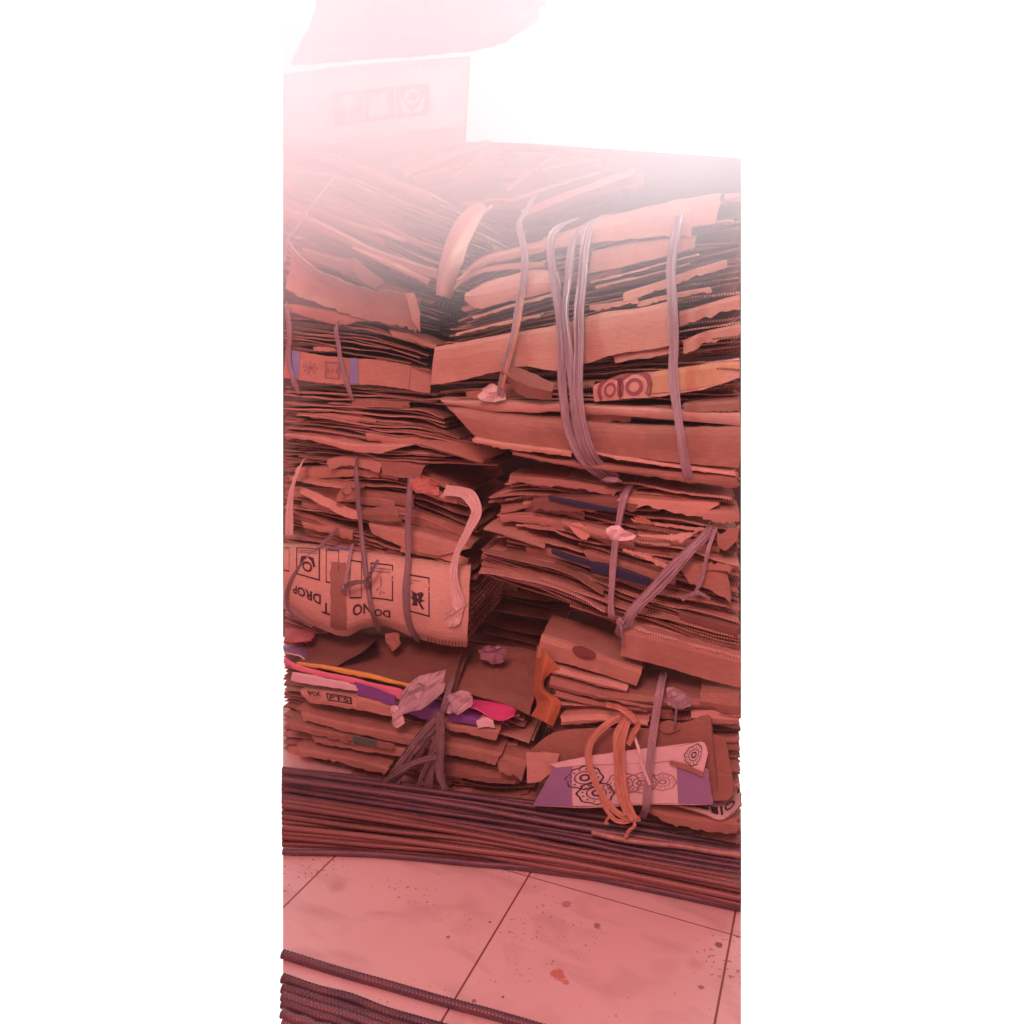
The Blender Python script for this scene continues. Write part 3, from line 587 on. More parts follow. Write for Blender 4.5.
for cx in (.16, .34): sw += ringp(cx, .28, .30, .42, 20, .28)+ringp(cx, .28, .12, .2, 20, .28)
sw = [[p for p in q] for q in sw if all(0 <= y <= .98 for x, y in q)]
ink(cp, sw, (0, 0, 1, .6), plain('maroon_ink', (.34, .14, .16), .6), 'printed_swirl')
ink(cp, [[(.42, .1), (.99, .05), (.99, .85), (.5, .85)]], (0, 0, 1, .6), plain('gold_ink', (.70, .50, .28), .5, .2), 'printed_band')
ink(cp, [[(.75, .6), (.99, .55), (.99, .85), (.78, .8)]], (0, 0, 1, .6), M_white, 'printed_highlight', lift=.003)
# lower wide boards
lb = Patch([prow([(478, 440), (520, 446), (580, 452), (640, 459), (700, 465), (741, 468)], -.10), prow([(452, 412), (500, 419), (560, 424), (640, 429), (700, 430), (741, 430)], -.11), prow([(443, 399), (500, 406), (560, 416), (640, 423), (700, 426), (741, 427)], -.06)])
lb.build('cardboard_panel', (M_dark, M_edge), Fb, th=.006, nu=56, nv=10, seed=31, wob=.003, tear=.003, label='wide brown board along the bale front')
ink(lb, [rect(.62, .18, .71, .42)], (0, 0, 1, 1), M_tape, 'stain_patch')
panel(Fb, [(440, 400), (500, 402), (560, 404), (640, 408), (741, 413)], [(448, 405), (500, 412), (560, 413), (640, 418), (741, 426)], -.095, (M_face, M_edge), fold=.3, seed=25, bulge=.008)
panel(Fb, [(683, 404), (710, 402), (741, 400)], [(683, 413), (710, 412), (741, 412)], -.10, (M_face, M_edge), 'folded_flap', fold=.2)
panel(Fb, [(582, 449), (620, 457), (680, 466), (741, 474)], [(584, 453), (620, 461), (680, 470), (741, 478)], -.115, (M_light, M_edge), 'torn_board', fold=.2, tear=.014)
panel(Fb, [(510, 450), (560, 460), (620, 466), (680, 472), (741, 475)], [(512, 455), (560, 466), (620, 473), (680, 482), (741, 489)], -.10, (M_face, M_edge), 'cardboard_panel', fold=.25, tear=.01, seed=27, bulge=.008)
panel(Fb, [(472, 438), (500, 443), (540, 448), (575, 452)], [(472, 444), (500, 449), (540, 454), (575, 458)], -.115, (M_light, M_edge), 'cardboard_panel', fold=.2, tear=.012)
ribbon(Fb, [(534, 196, .25), (524, 214, .12), (519, 225, .02), (524, 250, -.09), (524, 275, -.095), (518, 310, -.10), (514, 335, -.12), (507, 360, -.13), (502, 382, -.13), (500, 396, -.12)], .020, M_strap, seed=61, crinkle=.003)
ribbon(Fb, [(527, 262, -.09), (522, 300, -.10), (517, 330, -.13), (506, 372, -.135), (502, 388, -.13)], .009, M_raffia, 'loose_ribbon', seed=66)
crumple(Fb, 'ribbon_tuft', [(484, 388), (494, 384), (504, 388)], [(480, 396), (492, 402), (506, 400)], -.11, M_cream, .015, 23, nu=6, nv=5)
S1 = [(575, 219, .1), (560, 226, -.05), (551, 240, -.095), (553, 275, -.10), (559, 310, -.12), (562, 345, -.13), (562, 380, -.13), (566, 420, -.135), (575, 448, -.13), (590, 468, -.10), (606, 478, -.03)]
ribbon(Fb, S1, .023, M_strap, seed=62, n=90, crinkle=.003)
S2 = [(594, 219, .1), (580, 228, -.06), (572, 245, -.10), (568, 280, -.11), (565, 310, -.13), (568, 345, -.14), (572, 390, -.14), (576, 425, -.145), (584, 450, -.135), (596, 468, -.1), (610, 476, -.03)]
ribbon(Fb, S2, .019, M_strap, seed=63, n=90, crinkle=.003)
S3 = [(606, 215, .1), (592, 224, -.06), (585, 245, -.10), (582, 280, -.11), (579, 310, -.125), (579, 345, -.135), (578, 390, -.145), (582, 425, -.15), (590, 450, -.14), (600, 465, -.1), (616, 478, -.03)]
ribbon(Fb, S3, .024, M_strap, seed=64, n=90, crinkle=.003)
ribbon(Fb, [(692, 198, .1), (683, 206, -.06), (676, 232, -.10), (671, 265, -.10), (672, 300, -.12), (674, 340, -.12), (673, 375, -.12), (677, 410, -.13), (682, 445, -.14), (688, 476, -.12), (692, 484, -.06)], .022, M_strap, seed=65, n=90, crinkle=.003)
kf = blob(Fb, 'knot', P(612, 480, -.08), .014, M_strap, 5, (1.6, .7, .6))
# ------------------------------------------------------------------ bale G
Gb = bale('middle bale of the right column, layers slanting down rightward, with dark blue strips', 620, 640, 0)
stackfill(Gb, [(480, 482), (530, 472), (600, 480), (741, 494)], [(480, 545), (560, 562), (640, 590), (741, 618)], [(0, 500), (.3, 484), (.6, 500), (1, 480)], [(0, 735), (.5, 741), (1, 741)], -.03, 34, .55, 71, jit=.045, edge_l=30, edge_r=2, part=.45, flapp=.3, amp=1.4)
stackfill(Gb, [(478, 545), (560, 564), (640, 592), (741, 620)], [(478, 578), (540, 598), (620, 628), (741, 664)], [(0, 480), (1, 480)], [(0, 741), (1, 741)], -.05, 20, .55, 72, jit=.02, edge_l=10, edge_r=1, part=.2, flapp=.1)
lay(Gb, [(500, 512), (520, 508), (545, 500)], [(505, 494), (530, 490), (548, 490)], -.04, .1, (M_face, M_edge), seed=3)
lay(Gb, [(482, 528), (510, 536), (545, 548)], [(500, 516), (525, 518), (550, 530)], -.06, .08, (M_face, M_edge), seed=6)
lay(Gb, [(482, 552), (520, 560), (560, 570), (604, 594)], [(500, 545), (530, 546), (570, 556), (610, 575)], -.08, .05, (M_face, M_edge), seed=7)
lay(Gb, [(478, 572), (520, 578), (570, 592), (606, 612)], [(488, 556), (530, 560), (570, 575), (610, 595)], -.09, .02, (M_dark, M_edge), seed=8)
for (tp_, bt_, o_, mm, nm) in (
    ([(531, 500), (560, 497), (610, 498), (640, 503)], [(529, 511), (560, 512), (610, 513), (640, 512)], -.07, (M_face, M_edge), 'folded_flap'),
    ([(618, 497), (660, 500), (720, 504)], [(612, 506), (660, 510), (702, 520)], -.07, (M_light, M_edge), 'folded_flap'),
    ([(508, 476), (560, 480), (620, 490)], [(505, 483), (560, 488), (615, 496)], -.05, (M_dark, M_edge), 'folded_flap'),
    ([(700, 512), (720, 510), (741, 512)], [(702, 520), (720, 524), (741, 526)], -.075, (M_face, M_edge), 'folded_flap'),
    ([(716, 530), (728, 528), (741, 524)], [(717, 548), (726, 552), (738, 540)], -.08, (M_dark, M_edge), 'torn_flap'),
    ([(635, 534), (660, 534), (700, 531)], [(640, 537), (665, 540), (682, 543)], -.085, (M_print, M_edge), 'torn_board'),
    ([(672, 558), (690, 562), (730, 576)], [(690, 584), (710, 590), (732, 606)], -.085, (M_face, M_edge), 'folded_flap'),
    ([(622, 548), (645, 553), (670, 565)], [(622, 552), (645, 560), (665, 570)], -.08, (M_light, M_edge), 'torn_board'),
    ([(698, 564), (712, 562), (735, 566)], [(703, 572), (715, 573), (730, 574)], -.09, (M_face, M_edge), 'torn_flap'),
    ([(630, 518), (670, 524), (710, 528)], [(634, 523), (670, 528), (700, 532)], -.075, (M_light, M_edge), 'torn_board'),
    ([(566, 524), (580, 522), (590, 528)], [(576, 536), (584, 542), (590, 540)], -.07, (M_light, M_edge), 'torn_flap'),
    ([(632, 516), (645, 517), (655, 524)], [(636, 521), (645, 523), (655, 526)], -.08, (M_orange, M_edge), 'torn_flap')):
    panel(Gb, tp_, bt_, o_, mm, nm, tear=.01, fold=.15 if nm == 'folded_flap' else 0)
panel(Gb, [(551, 551), (570, 556), (590, 562)], [(552, 554), (570, 561), (590, 567)], -.09, (M_navy, M_navy), 'dark_blue_strip', th=.004, fold=.01, tear=.001, label='narrow dark blue strip')
panel(Gb, [(590, 563), (615, 568), (650, 580)], [(591, 572), (615, 577), (648, 587)], -.095, (M_navy, M_navy), 'dark_blue_strip', th=.004, fold=.01, tear=.001, label='narrow dark blue strip')
panel(Gb, [(548, 498), (580, 503), (616, 510)], [(550, 500), (580, 507), (616, 513)], -.08, (M_navy, M_navy), 'dark_blue_strip', th=.002, fold=.01, tear=.001)
crumple(Gb, 'paper_scrap', [(607, 528), (615, 524), (630, 531), (638, 534)], [(611, 539), (620, 541), (630, 539), (634, 538)], -.095, M_white, .014, 31, nu=7, nv=4, label='crumpled white paper scrap')
panel(Gb, [(624, 628), (660, 636), (700, 647), (741, 657)], [(620, 656), (660, 666), (700, 678), (741, 688)], -.10, (M_face, M_edge), 'cardboard_panel', fold=.3, nu=30, nv=8, seed=44, tear=.002, label='plain brown board along the bale underside')
lay(Gb, [(620, 625), (660, 636), (700, 647), (741, 658)], [(640, 607), (670, 615), (700, 622), (741, 634)], -.105, .05, (M_light, M_edge), seed=9, tear=.008)
ribbon(Gb, [(634, 478, .05), (626, 492, -.07), (621, 510, -.09), (615, 545, -.10), (612, 580, -.11), (611, 612, -.12), (616, 620, -.10)], .017, M_strap, seed=71)
ribbon(Gb, [(714, 524, -.02), (704, 537, -.10), (684, 556, -.12), (662, 578, -.12), (640, 602, -.13), (626, 622, -.13), (618, 636, -.05)], .024, M_strap, seed=72, crinkle=.004)
ribbon(Gb, [(712, 528, -.06), (690, 555, -.125), (665, 584, -.13), (640, 608, -.135), (624, 628, -.12)], .010, M_strap, seed=75, crinkle=.003)
ribbon(Gb, [(716, 528, -.06), (708, 550, -.11), (703, 575, -.11), (695, 592, -.10), (682, 600, -.10)], .009, M_strap, seed=73)
knot(Gb, 620, 622, -.13, .011, M_strap, 8, ((3, 24), (-4, 10)), .006)
knot(Gb, 698, 593, -.10, .008, M_strap, 9, ((12, 6), (-14, 4)), .007)
# ------------------------------------------------------------------ bale H
Hb = bale('lowest bale of the right column, a white and lilac printed carton tied on', 640, 830, 0)
stackfill(Hb, [(545, 664), (600, 676), (660, 690), (741, 696)], [(545, 735), (600, 738), (660, 742), (741, 745)], [(0, 560), (.5, 548), (1, 545)], [(0, 741), (1, 741)], -.05, 24, .55, 81, jit=.05, edge_l=15, edge_r=1, part=.35, flapp=.25, amp=1.8, th=.006)
stackfill(Hb, [(530, 738), (741, 745)], [(530, 806), (620, 822), (680, 836), (741, 846)], [(0, 548), (.5, 545), (1, 565)], [(0, 741), (1, 741)], -.06, 30, .55, 82, jit=.025, edge_l=12, edge_r=1, part=.3, flapp=.05)
hp = panel(Hb, [(541, 637), (570, 646), (600, 656), (642, 671)], [(536, 657), (565, 664), (600, 674), (637, 686)], -.10, (M_face, M_edge), 'handle_hole_board', fold=.2, seed=50, tear=.002, nu=30, label='brown board with an oval hand hole painted on dark')
ink(hp, [disc(.5, .3, .12, 24, 1.1)], (0, 0, 1, 1), plain('maroon_shade', (.20, .09, .08), .9), 'painted_hand_hole', lift=.004);  # dark disc on the uncut board, the hole's shade put into colour
lay(Hb, [(556, 638), (600, 652), (645, 668)], [(560, 634), (600, 640), (640, 650)], -.06, .1, (M_dark, M_edge), seed=3)
for (tp_, bt_, o_, mm) in (([(553, 666), (590, 676), (630, 686)], [(552, 674), (590, 684), (628, 693)], -.10, (M_face, M_edge)), ([(549, 676), (600, 690), (660, 697), (741, 700)], [(548, 688), (600, 700), (660, 706), (741, 712)], -.10, (M_face, M_edge)),
    ([(555, 690), (600, 702), (640, 706)], [(553, 698), (600, 708), (650, 712)], -.095, (M_dark, M_edge)), ([(700, 693), (720, 693), (741, 696)], [(700, 706), (720, 712), (741, 716)], -.11, (M_dark, M_edge)),
    ([(690, 712), (715, 710), (741, 712)], [(690, 720), (715, 724), (741, 726)], -.10, (M_face, M_edge)), ([(560, 716), (600, 714), (650, 720)], [(560, 726), (600, 722), (650, 728)], -.10, (M_light, M_edge))):
    panel(Hb, tp_, bt_, o_, mm, 'folded_flap', fold=.15, bulge=.01, tear=.008)
Patch([prow([(537, 645), (535, 670), (534, 690), (537, 704), (531, 716)], -.06), prow([(546, 652), (542, 672), (541, 690), (550, 702), (544, 722)], -.13), prow([(560, 668), (546, 678), (546, 690), (561, 703), (553, 727)], -.11)], True).build('bent_shiny_card', M_orange, Hb, th=.002, nu=30, nv=8, seed=2, tear=.001, wob=.001, label='bent glossy orange-brown card')
# brown open box behind the printed carton
panel(Hb, [(526, 754), (553, 733), (600, 728), (660, 728), (705, 716), (712, 722)], [(527, 782), (553, 785), (600, 795), (660, 795), (712, 790), (718, 785)], -.115, (M_dark, M_edge), 'cardboard_panel', nu=40, tear=.002, seed=61, label='brown inner carton panel')
panel(Hb, [(705, 735), (715, 735), (726, 738)], [(705, 800), (728, 800), (734, 786)], -.11, (M_dark, M_edge), 'cardboard_panel', tear=.002, seed=62)
panel(Hb, [(526, 752), (545, 752), (560, 754)], [(527, 784), (540, 782), (556, 770)], -.13, (M_face, M_edge), 'folded_flap', tear=.002, seed=63)
lay(Hb, [(655, 727), (665, 734), (680, 730)], [(655, 724), (668, 720), (682, 722)], -.125, -.11, (M_face, M_edge), 'torn_flap', nu=10)
# the printed carton: front face, top flap, right side
cf = panel(Hb, [(555, 766), (590, 762), (630, 762), (672, 760), (708, 770)], [(533, 805), (590, 806), (630, 804), (670, 803), (713, 804)], -.145, (M_white, M_edge), 'printed_carton', nu=44, nv=10, tear=.001, seed=64, th=.006, label='white and lilac printed carton front')
cb = Patch([prow([(533, 805), (590, 806), (630, 804), (670, 803), (713, 804)], -.145), prow([(540, 802), (713, 800)], .0)]); cb.build('carton_underside', (M_white, M_edge), cf.o, th=.004, tear=0)
def MED(c, r): return ringp(*c, r*.91, r, 32, .42, .06)+ringp(*c, r*.5, r*.56, 24, .42)+ringp(*c, r*.18, r*.3, 16, .42)+[disc(c[0]+.42*r*.73*math.cos(a), c[1]+r*.73*math.sin(a), r*.06, 6, .42) for a in [i*.5 for i in range(12)]]
ink(cf, [[(0, 0), (.17, 0), (.13, 1), (.0, 1)]], (0, 0, 1, 1), M_lilac, 'lilac_band')
ink(cf, [[(.80, 0), (1, 0), (1, 1), (.78, 1)]], (0, 0, 1, 1), M_lilac, 'lilac_band')
ink(cf, MED((.22, .66), .27)+MED((.29, .3), .26), (0, 0, 1, 1), M_ink, 'printed_medallion')
ink(cf, MED((.46, .5), .26)+MED((.70, .5), .2), (0, 0, 1, 1), M_softink, 'printed_medallion')
ink(cf, MED((.57, .5), .24), (0, 0, 1, 1), M_softink, 'printed_medallion')
tf = panel(Hb, [(549, 764), (590, 756), (640, 749), (702, 742)], [(556, 768), (590, 765), (640, 763), (671, 761)], -.15, (M_white, M_edge), 'carton_flap', nu=30, tear=.001, seed=65, th=.004, label='white top flap of the printed carton')
rf = panel(Hb, [(668, 748), (685, 745), (703, 742), (708, 753)], [(668, 760), (680, 764), (695, 770), (703, 774)], -.152, (M_white, M_edge), 'carton_flap', nu=20, tear=.001, seed=66, th=.004, label='white side flap with a round seal')
ink(rf, MED((.55, .52), .42), (0, 0, 1, 1), M_ink, 'printed_medallion')
panel(Hb, [(669, 761), (685, 765), (703, 773)], [(669, 765), (685, 770), (703, 777)], -.158, (M_dark, M_edge), 'carton_edge', nu=12, tear=.001)
wsht = Patch([prow([(668, 802), (700, 812), (722, 819), (741, 805)], -.13), prow([(668, 800), (700, 802), (720, 802), (741, 792)], -.05)]); wsht.build('printed_sheet', (M_white, M_edge), Hb, th=.004, nu=24, nv=8, tear=.002, seed=3, label='white sheet corner with dark print')
ink(wsht, [rect(.2, .35, .45, .6), rect(.5, .25, .62, .7), rect(.66, .2, .7, .7), rect(.2, .7, .5, .76)]+ringp(.82, .5, .15, .22, 12, .4), (0, 0, 1, 1), M_ink, 'printed_mark')
ribbon(Hb, [(664, 672, -.02), (660, 690, -.13), (655, 720, -.15), (651, 750, -.175), (648, 780, -.18), (646, 806, -.17), (642, 818, -.10)], .020, M_strap, seed=81)
crumple(Hb, 'ribbon_tuft', [(668, 686), (680, 690), (694, 700)], [(668, 704), (678, 708), (690, 706)], -.13, M_strap, .011, 41)
ribbon(Hb, [(676, 700, -.14), (676, 712, -.15), (674, 728, -.14)], .006, M_strap, 'loose_end', seed=84, n=16)
RA = [([(628, 714), (608, 724), (593, 738), (588, 755), (592, 775), (604, 798), (616, 812), (630, 820)], .018),
      ([(630, 712), (622, 735), (620, 760), (622, 785), (627, 805), (634, 820)], .024),
      ([(626, 716), (616, 735), (616, 765), (618, 790), (626, 815)], .012),
      ([(624, 712), (632, 716), (638, 724), (634, 732), (628, 745)], .014),
      ([(606, 704), (620, 708), (630, 715), (637, 722)], .014),
      ([(634, 735), (639, 750), (642, 764), (650, 785)], .008),
      ([(596, 790), (610, 815), (622, 822), (640, 818)], .012),
      ([(632, 818), (634, 826), (628, 832), (626, 838)], .010),
      ([(612, 812), (606, 822), (608, 824)], .007)]
kr = blob(Hb, 'knot', P(629, 716, -.16), .013, M_raffia, 12)
for i, (pts, w) in enumerate(RA): ribbon(Hb if i < 3 else kr, [(x, y, -.168-.008*(i % 3)+(.03 if j == 0 else 0)) for j, (x, y) in enumerate(pts)], w, M_raffia if i != 5 else M_white, 'raffia_tie' if i < 3 else 'loose_end', seed=90+i, n=40, crinkle=.003)
panel(Hb, [(640, 806), (680, 816), (741, 822)], [(640, 812), (680, 828), (741, 836)], -.12, (M_dark, M_edge), 'cardboard_panel', fold=.2, tear=.012)
# ------------------------------------------------------------------ bales behind
I1 = bale('pale hazy bale behind the two columns, its layers rising to the right', 520, 240, .6)
stackfill(I1, [(385, 168), (425, 140), (500, 138), (560, 140), (640, 160)], [(400, 215), (470, 212), (520, 222), (560, 222), (660, 180)], [(0, 400), (1, 470)], [(0, 600), (.5, 650), (1, 660)], .72, 20, .2, 91, jit=.08, edge_l=60, edge_r=90, part=.6, flapp=.3, th=.007)
for (a, b_, d_) in (((392, 166), (426, 136), 3), ((402, 170), (488, 138), 8), ((412, 176), (462, 164), 3), ((452, 176), (488, 148), 4), ((505, 200), (600, 170), 4), ((520, 210), (636, 166), 8), ((460, 202), (520, 197), 3), ((505, 190), (560, 150), 4), ((540, 168), (600, 158), 3)):
    panel(I1, [a, ((a[0]+b_[0])/2, (a[1]+b_[1])/2-1), b_], [(a[0]+2, a[1]+d_), ((a[0]+b_[0])/2, (a[1]+b_[1])/2+d_-1), (b_[0], b_[1]+d_)], .45, (M_light, M_edge), 'folded_flap', fold=.2)
I2 = bale('dim bale in the gap between the columns, half hidden behind the pile', 500, 300, .5)
stackfill(I2, [(430, 200), (520, 225), (640, 200), (741, 180)], [(430, 320), (520, 330), (640, 330), (741, 330)], [(0, 420), (1, 420)], [(0, 640), (1, 640)], .70, 30, .22, 92, jit=.05, edge_l=20, edge_r=30, part=.2, th=.007, flapp=.1)
I3 = bale('bale with shade in its dark colour, deep in the gap beneath the slanting middle right bale', 510, 640, .6)
stackfill(I3, [(440, 470), (560, 500)], [(440, 745), (560, 760)], [(0, 430), (1, 430)], [(0, 580), (1, 600)], .80, 56, .15, 93, jit=.05, edge_l=20, edge_r=30, part=.3, th=.006, flapp=.1, mats=(M_dark, M_dark), gaps=.3)  # gap filler bale; dark boards carry the gap's shade in their colour
# ------------------------------------------------------------------ carton and red plastic at the top left
J = thing('printed_carton', 'closed white carton with umbrella, hook and glass handling symbols, on top of the left column', 'carton', P(380, 140, .35))
fr = Patch([prow([(283, 147), (340, 143), (400, 134), (466, 126)], .18), prow([(283, 74), (340, 66), (400, 61), (470, 56)], .18)])
M_carton = plain('white_carton_board', (.86, .80, .78), .7, .04)
fr.build('front_face', (M_carton, M_edge), J, th=.006, nu=24, nv=10, tear=.001, wob=.002)
fr.o.name = 'front_face'
CB = Vector((-.02, .33, .03))
def slab(rows, name, mat, parent, **kw): p = Patch(rows, False); p.build(name, mat, parent, th=.006, nu=10, nv=3, tear=0, wob=.001, **kw); return p
tl, tr = P(283, 74, .18), P(470, 56, .18); bl, br = P(283, 147, .18), P(466, 126, .18)
slab([[tl, tr], [tl+CB, tr+CB]], 'top_face', (M_carton, M_edge), J)
slab([[br, br+CB], [tr, tr+CB]], 'side_face', (M_carton, M_edge), J)
slab([[bl+CB, bl], [tl+CB, tl]], 'side_face', (M_carton, M_edge), J)
slab([[bl+CB, br+CB], [bl, br]], 'bottom_face', (M_carton, M_edge), J)
slab([[br+CB, bl+CB], [tr+CB, tl+CB]], 'back_face', (M_carton, M_edge), J)
M_blk = plain('black_print', (.03, .03, .035), .7, .1, bump=0)
for i, art in enumerate((UMB, HOOK, HANDS)):
    u0 = .295+i*.178; r_ = (u0, .22, u0+.165, .66)
    ink(fr, [rect(0, 0, 1, 1)], r_, M_blk, 'printed_square'); ink(fr, art, r_, M_carton, 'printed_symbol', lift=.003)
fl_ = [rect(k/36, 0, (k+.5)/36, 1) for k in range(36)]
ink(fr, fl_, (.15, .86, .98, .99), M_softink, 'torn_flute')
K = thing('plastic_sheet', 'pinkish red plastic sheet heaped above the white carton', 'plastic sheet', P(420, 40, .3))
M_red = plain('red_plastic', (.85, .10, .16), .4, .1)
Patch([prow([(290, 68), (340, 60), (400, 56), (470, 50), (510, 38), (540, 20)], .24), prow([(296, 50), (340, 42), (400, 36), (470, 32), (515, 22), (545, 6)], .16), prow([(320, 10), (350, 5), (400, 0), (470, -5), (520, -8), (555, -12)], .20), prow([(330, -25), (350, -30), (400, -32), (470, -34), (520, -34), (550, -34)], .34), prow([(330, -20), (350, -25), (400, -25), (470, -25), (520, -25), (550, -25)], .5)]).build('folded_sheet', M_red, K, th=.003, nu=40, nv=24, tear=.01, wob=.008, smooth=True)
Patch([prow([(300, 66), (400, 58), (480, 50), (535, 22)], .5), prow([(320, -10), (400, -20), (470, -25), (545, -25)], .5)]).build('folded_sheet', M_red, K, th=.003, nu=20, nv=10, wob=.01)
# ------------------------------------------------------------------ steel bars
def bar(pts, r, mat, label, group, rib=.008, seed=0):
    n = 0; Lw = sum((a-b).length for a, b in zip(pts, pts[1:])); n = int(Lw/.0032); m = 8; vs = []; fs = []
    base = pts[0]
    for i in range(n+1):
        s = i/n; p = sample(pts, s); t = (sample(pts, min(1, s+.01))-sample(pts, max(0, s-.01))).normalized()
        w = t.cross(Vector((0, 0, 1))).normalized(); u = w.cross(t)
        k = 1.0 if (i % 3) else 1.17
        for j in range(m):
            a = 2*math.pi*j/m; kk_ = max(k, 1.15) if j in (0, m//2) else k
            vs.append(p+(w*math.cos(a)+u*math.sin(a))*r*kk_)
    for i in range(n):
        for j in range(m):
            a = i*m+j; b = i*m+(j+1) % m; fs.append((a, b, b+m, a+m))
    fs.append(tuple(range(m))[::-1]); fs.append(tuple(n*m+j for j in range(m)))
    me = bpy.data.meshes.new('steel_bar'); me.from_pydata([tuple(v-base) for v in vs], [], fs); me.materials.append(mat)
    for p in me.polygons: p.use_smooth = True
    o = bpy.data.objects.new('steel_bar', me); COL.objects.link(o); o.location = base
    o['label'] = label; o['category'] = 'steel bar'
    if group: o['group'] = group
    return o
def gbar(p0, p1, z, r, mat, label, group, sag=0, seed=0):
    rr = random.Random(seed); pts = []; z = max(0, z+rr.uniform(-.012, .008))
    for i in range(6):
        s = i/5; x = p0[0]+(p1[0]-p0[0])*s; y = p0[1]+(p1[1]-p0[1])*s+sag*math.sin(math.pi*s)+rr.uniform(-1.8, 1.8)*(1 if 0 < i < 5 else .6)
        pts.append(G(x, y, z+r))
    return bar(pts, r, mat, label, group, seed=seed)
LD = 'ribbed dark steel bar in the upper dark band of the pile against the bales'
LR = 'ribbed rusty brown steel bar in the lower rusty band of the pile on the tiles'
darks = [(771, 838, .085, -1), (775, 846, .075, -1), (779, 852, .085, 0), (784, 857, .07, 0), (790, 861, .07, -1), (783, 868, .055, -2), (795, 873, .05, -2), (788, 878, .04, -3),
         (768, 833, .06, 0), (780, 842, .05, 0), (792, 866, .04, 0), (800, 877, .03, -1)]
for i, (a, c, z, s) in enumerate(darks): gbar((XL, a), (XR, c), z, .0085, M_bar, LD, 'dark steel bars beside the bales', s, i)
rusts = [(797, 879, 0.065, -2.0), (802, 883, 0.06, -3.15), (807, 886, 0.06, -4.3), (812, 889, 0.05, -5.449999999999999), (817, 892, 0.05, -6.6), (822, 895, 0.04, -7.75), (828, 898, 0.035, -8.899999999999999), (833, 901, 0.03, -10.049999999999999), (838, 904, 0.02, -11.2), (844, 907, 0.012, -12.35), (812, 885, 0.03, -2.0), (822, 890, 0.02, -3.15), (832, 894, 0.01, -4.3), (841, 900, 0.0, -5.449999999999999)]
for i, (a, c, z, s) in enumerate(rusts): gbar((XL, a), (XR, c), z, .0085, M_rust, LR, 'rusty steel bars on the tiles', s, 40+i)
gbar((XL, 852), (XR, 908), 0, .009, M_bar, 'dark steel bar lying lowest, directly on the tiles at the front of the rear pile', None, -14, 77)
gbar((592, 833), (XR, 856), .085, .009, plain('worn_highlight_steel', (.55, .40, .34), .5, .35, metal=.3), 'steel bar with scuffing and a highlight in its pale colour, by the lowest right bale', None, 0, 78)  # extra pale bar: worn look plus a bright highlight line in its colour
# loose foreground bars
e1 = (552, 1032)
def trim(a, b, z): return a, b
fr_ = [((283, 955), (545, 1030), .0, 'dark ribbed steel bar lying apart on the tiles, ahead of the front pile'),
       ((283, 979), (450, 1030), .0, 'steel bar at the rear edge of the front left pile'),
       ((283, 988), (432, 1034), .0, 'steel bar second from the rear edge of the front left pile'),
       ((283, 996), (400, 1034), .012, 'steel bar third from the rear edge of the front left pile'),
       ((283, 1004), (368, 1034), .016, 'steel bar fourth from the rear edge of the front left pile'),
       ((283, 1013), (340, 1034), .014, 'steel bar fifth from the rear edge of the front left pile'),
       ((283, 1022), (312, 1034), .012, 'steel bar in the very corner of the front left pile')]
for i, (a, c, z, lb_) in enumerate(fr_): gbar(a, c, z, .0105, M_bar, lb_, None, 0, 90+i)
# ------------------------------------------------------------------ light
w = bpy.data.worlds.new('world'); SC.world = w; w.use_nodes = True; nt = w.node_tree; L = nt.links
bg = nt.nodes['Background']; tc = nt.nodes.new('ShaderNodeTexCoord'); sp = nt.nodes.new('ShaderNodeSeparateXYZ'); L.new(tc.outputs['Generated'], sp.inputs[0])
WHITE = 1.3; PK = (.36, .085, .095)
f = ramp(nt, sp.outputs[1], [(.42, PK), (.56, (1, 1, 1))])
L.new(f, bg.inputs[0]); bg.inputs[1].default_value = WHITE
def area(name, loc, target, size, power, col):
    l = bpy.data.lights.new(name, 'AREA'); l.size = size; l.energy = power; l.color = col; l.shape = 'SQUARE'
    o = bpy.data.objects.new(name, l); COL.objects.link(o); o.location = loc
    o.rotation_euler = (Vector(target)-Vector(loc)).to_track_quat('-Z', 'Y').to_euler(); return o
area('red_canopy_light', (-.5, -.6, 3.3), (0, 2.4, 1.0), 1.0, 86, (1, .315, .325))
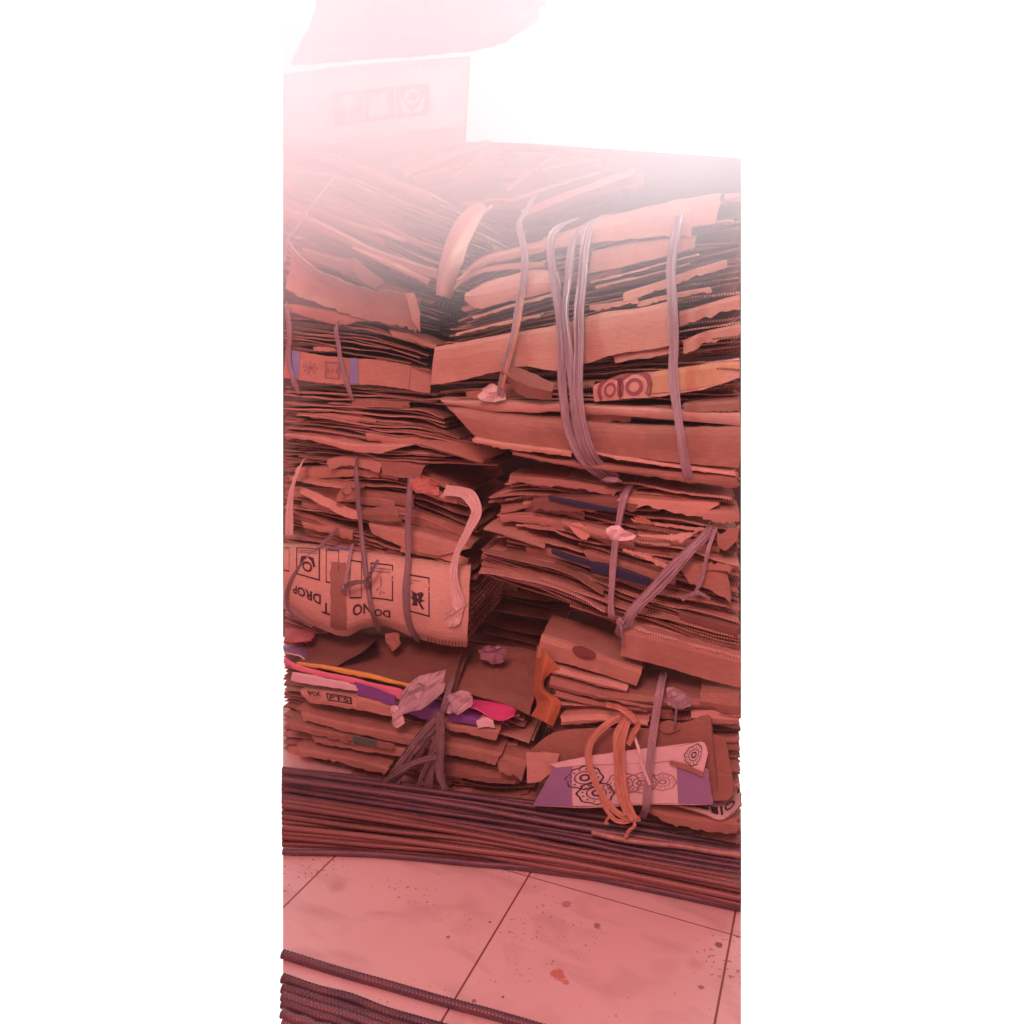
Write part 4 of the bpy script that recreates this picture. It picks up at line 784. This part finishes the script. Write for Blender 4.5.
def spot(name, loc, target, power, cone, col=(1, .98, .98)):
    l = bpy.data.lights.new(name, 'SPOT'); l.energy = power; l.color = col; l.spot_size = math.radians(cone); l.spot_blend = .5; l.shadow_soft_size = .25
    o = bpy.data.objects.new(name, l); COL.objects.link(o); o.location = loc; o.rotation_euler = (Vector(target)-Vector(loc)).to_track_quat('-Z', 'Y').to_euler()
spot('added_haze_spot', (-3.6, 1.3, 2.75), (.1, 1.75, 2.42), 620, 28, (.78, .97, 1))  # added side spots without a visible source, they whiten the haze
spot('added_haze_spot', (3.6, .4, 2.75), (-.1, 1.75, 2.42), 1300, 28, (.80, .97, 1))
# added scattering volume before the upper bales, stands in for veiling glare
hm = bpy.data.materials.new('glare_haze'); hm.use_nodes = True; nt = hm.node_tree; nt.nodes.clear(); L = nt.links
out = nt.nodes.new('ShaderNodeOutputMaterial'); vs_ = nt.nodes.new('ShaderNodeVolumeScatter'); vs_.inputs['Color'].default_value = (.74, .97, 1, 1); vs_.inputs['Anisotropy'].default_value = 0
tc = nt.nodes.new('ShaderNodeTexCoord'); sp = nt.nodes.new('ShaderNodeSeparateXYZ'); L.new(tc.outputs['Object'], sp.inputs[0])
z = mth(nt, 'MAXIMUM', mth(nt, 'SUBTRACT', sp.outputs[2], 1.53), 0)
dens = mth(nt, 'MULTIPLY', mth(nt, 'POWER', z, 1.7), 14.0); dens = mth(nt, 'ADD', mth(nt, 'MINIMUM', dens, 2.5), .03)
L.new(dens, vs_.inputs['Density']); L.new(vs_.outputs[0], out.inputs['Volume'])
zl, zh = .25, 2.80
hv = []
for zz in (zl, zh): hv += [PZ(283, zz, -.80), PZ(741, zz, -.80), PZ(741, zz, -.22), PZ(283, zz, -.12)]
hz = mk('haze', hv, [(3, 2, 1, 0), (4, 5, 6, 7), (0, 1, 5, 4), (1, 2, 6, 5), (2, 3, 7, 6), (3, 0, 4, 7)], hm)
hz['label'] = 'bright white haze standing in for veiling glare, in front of the upper bales'; hz['category'] = 'haze'; hz['kind'] = 'stuff'
# ------------------------------------------------------------------ view
SC.view_settings.view_transform = 'Standard'; SC.view_settings.look = 'None'; SC.view_settings.exposure = 0; SC.view_settings.gamma = 1
SC.cycles.use_denoising = True; SC.cycles.volume_step_rate = 2; SC.cycles.volume_bounces = 3; SC.cycles.max_bounces = 6
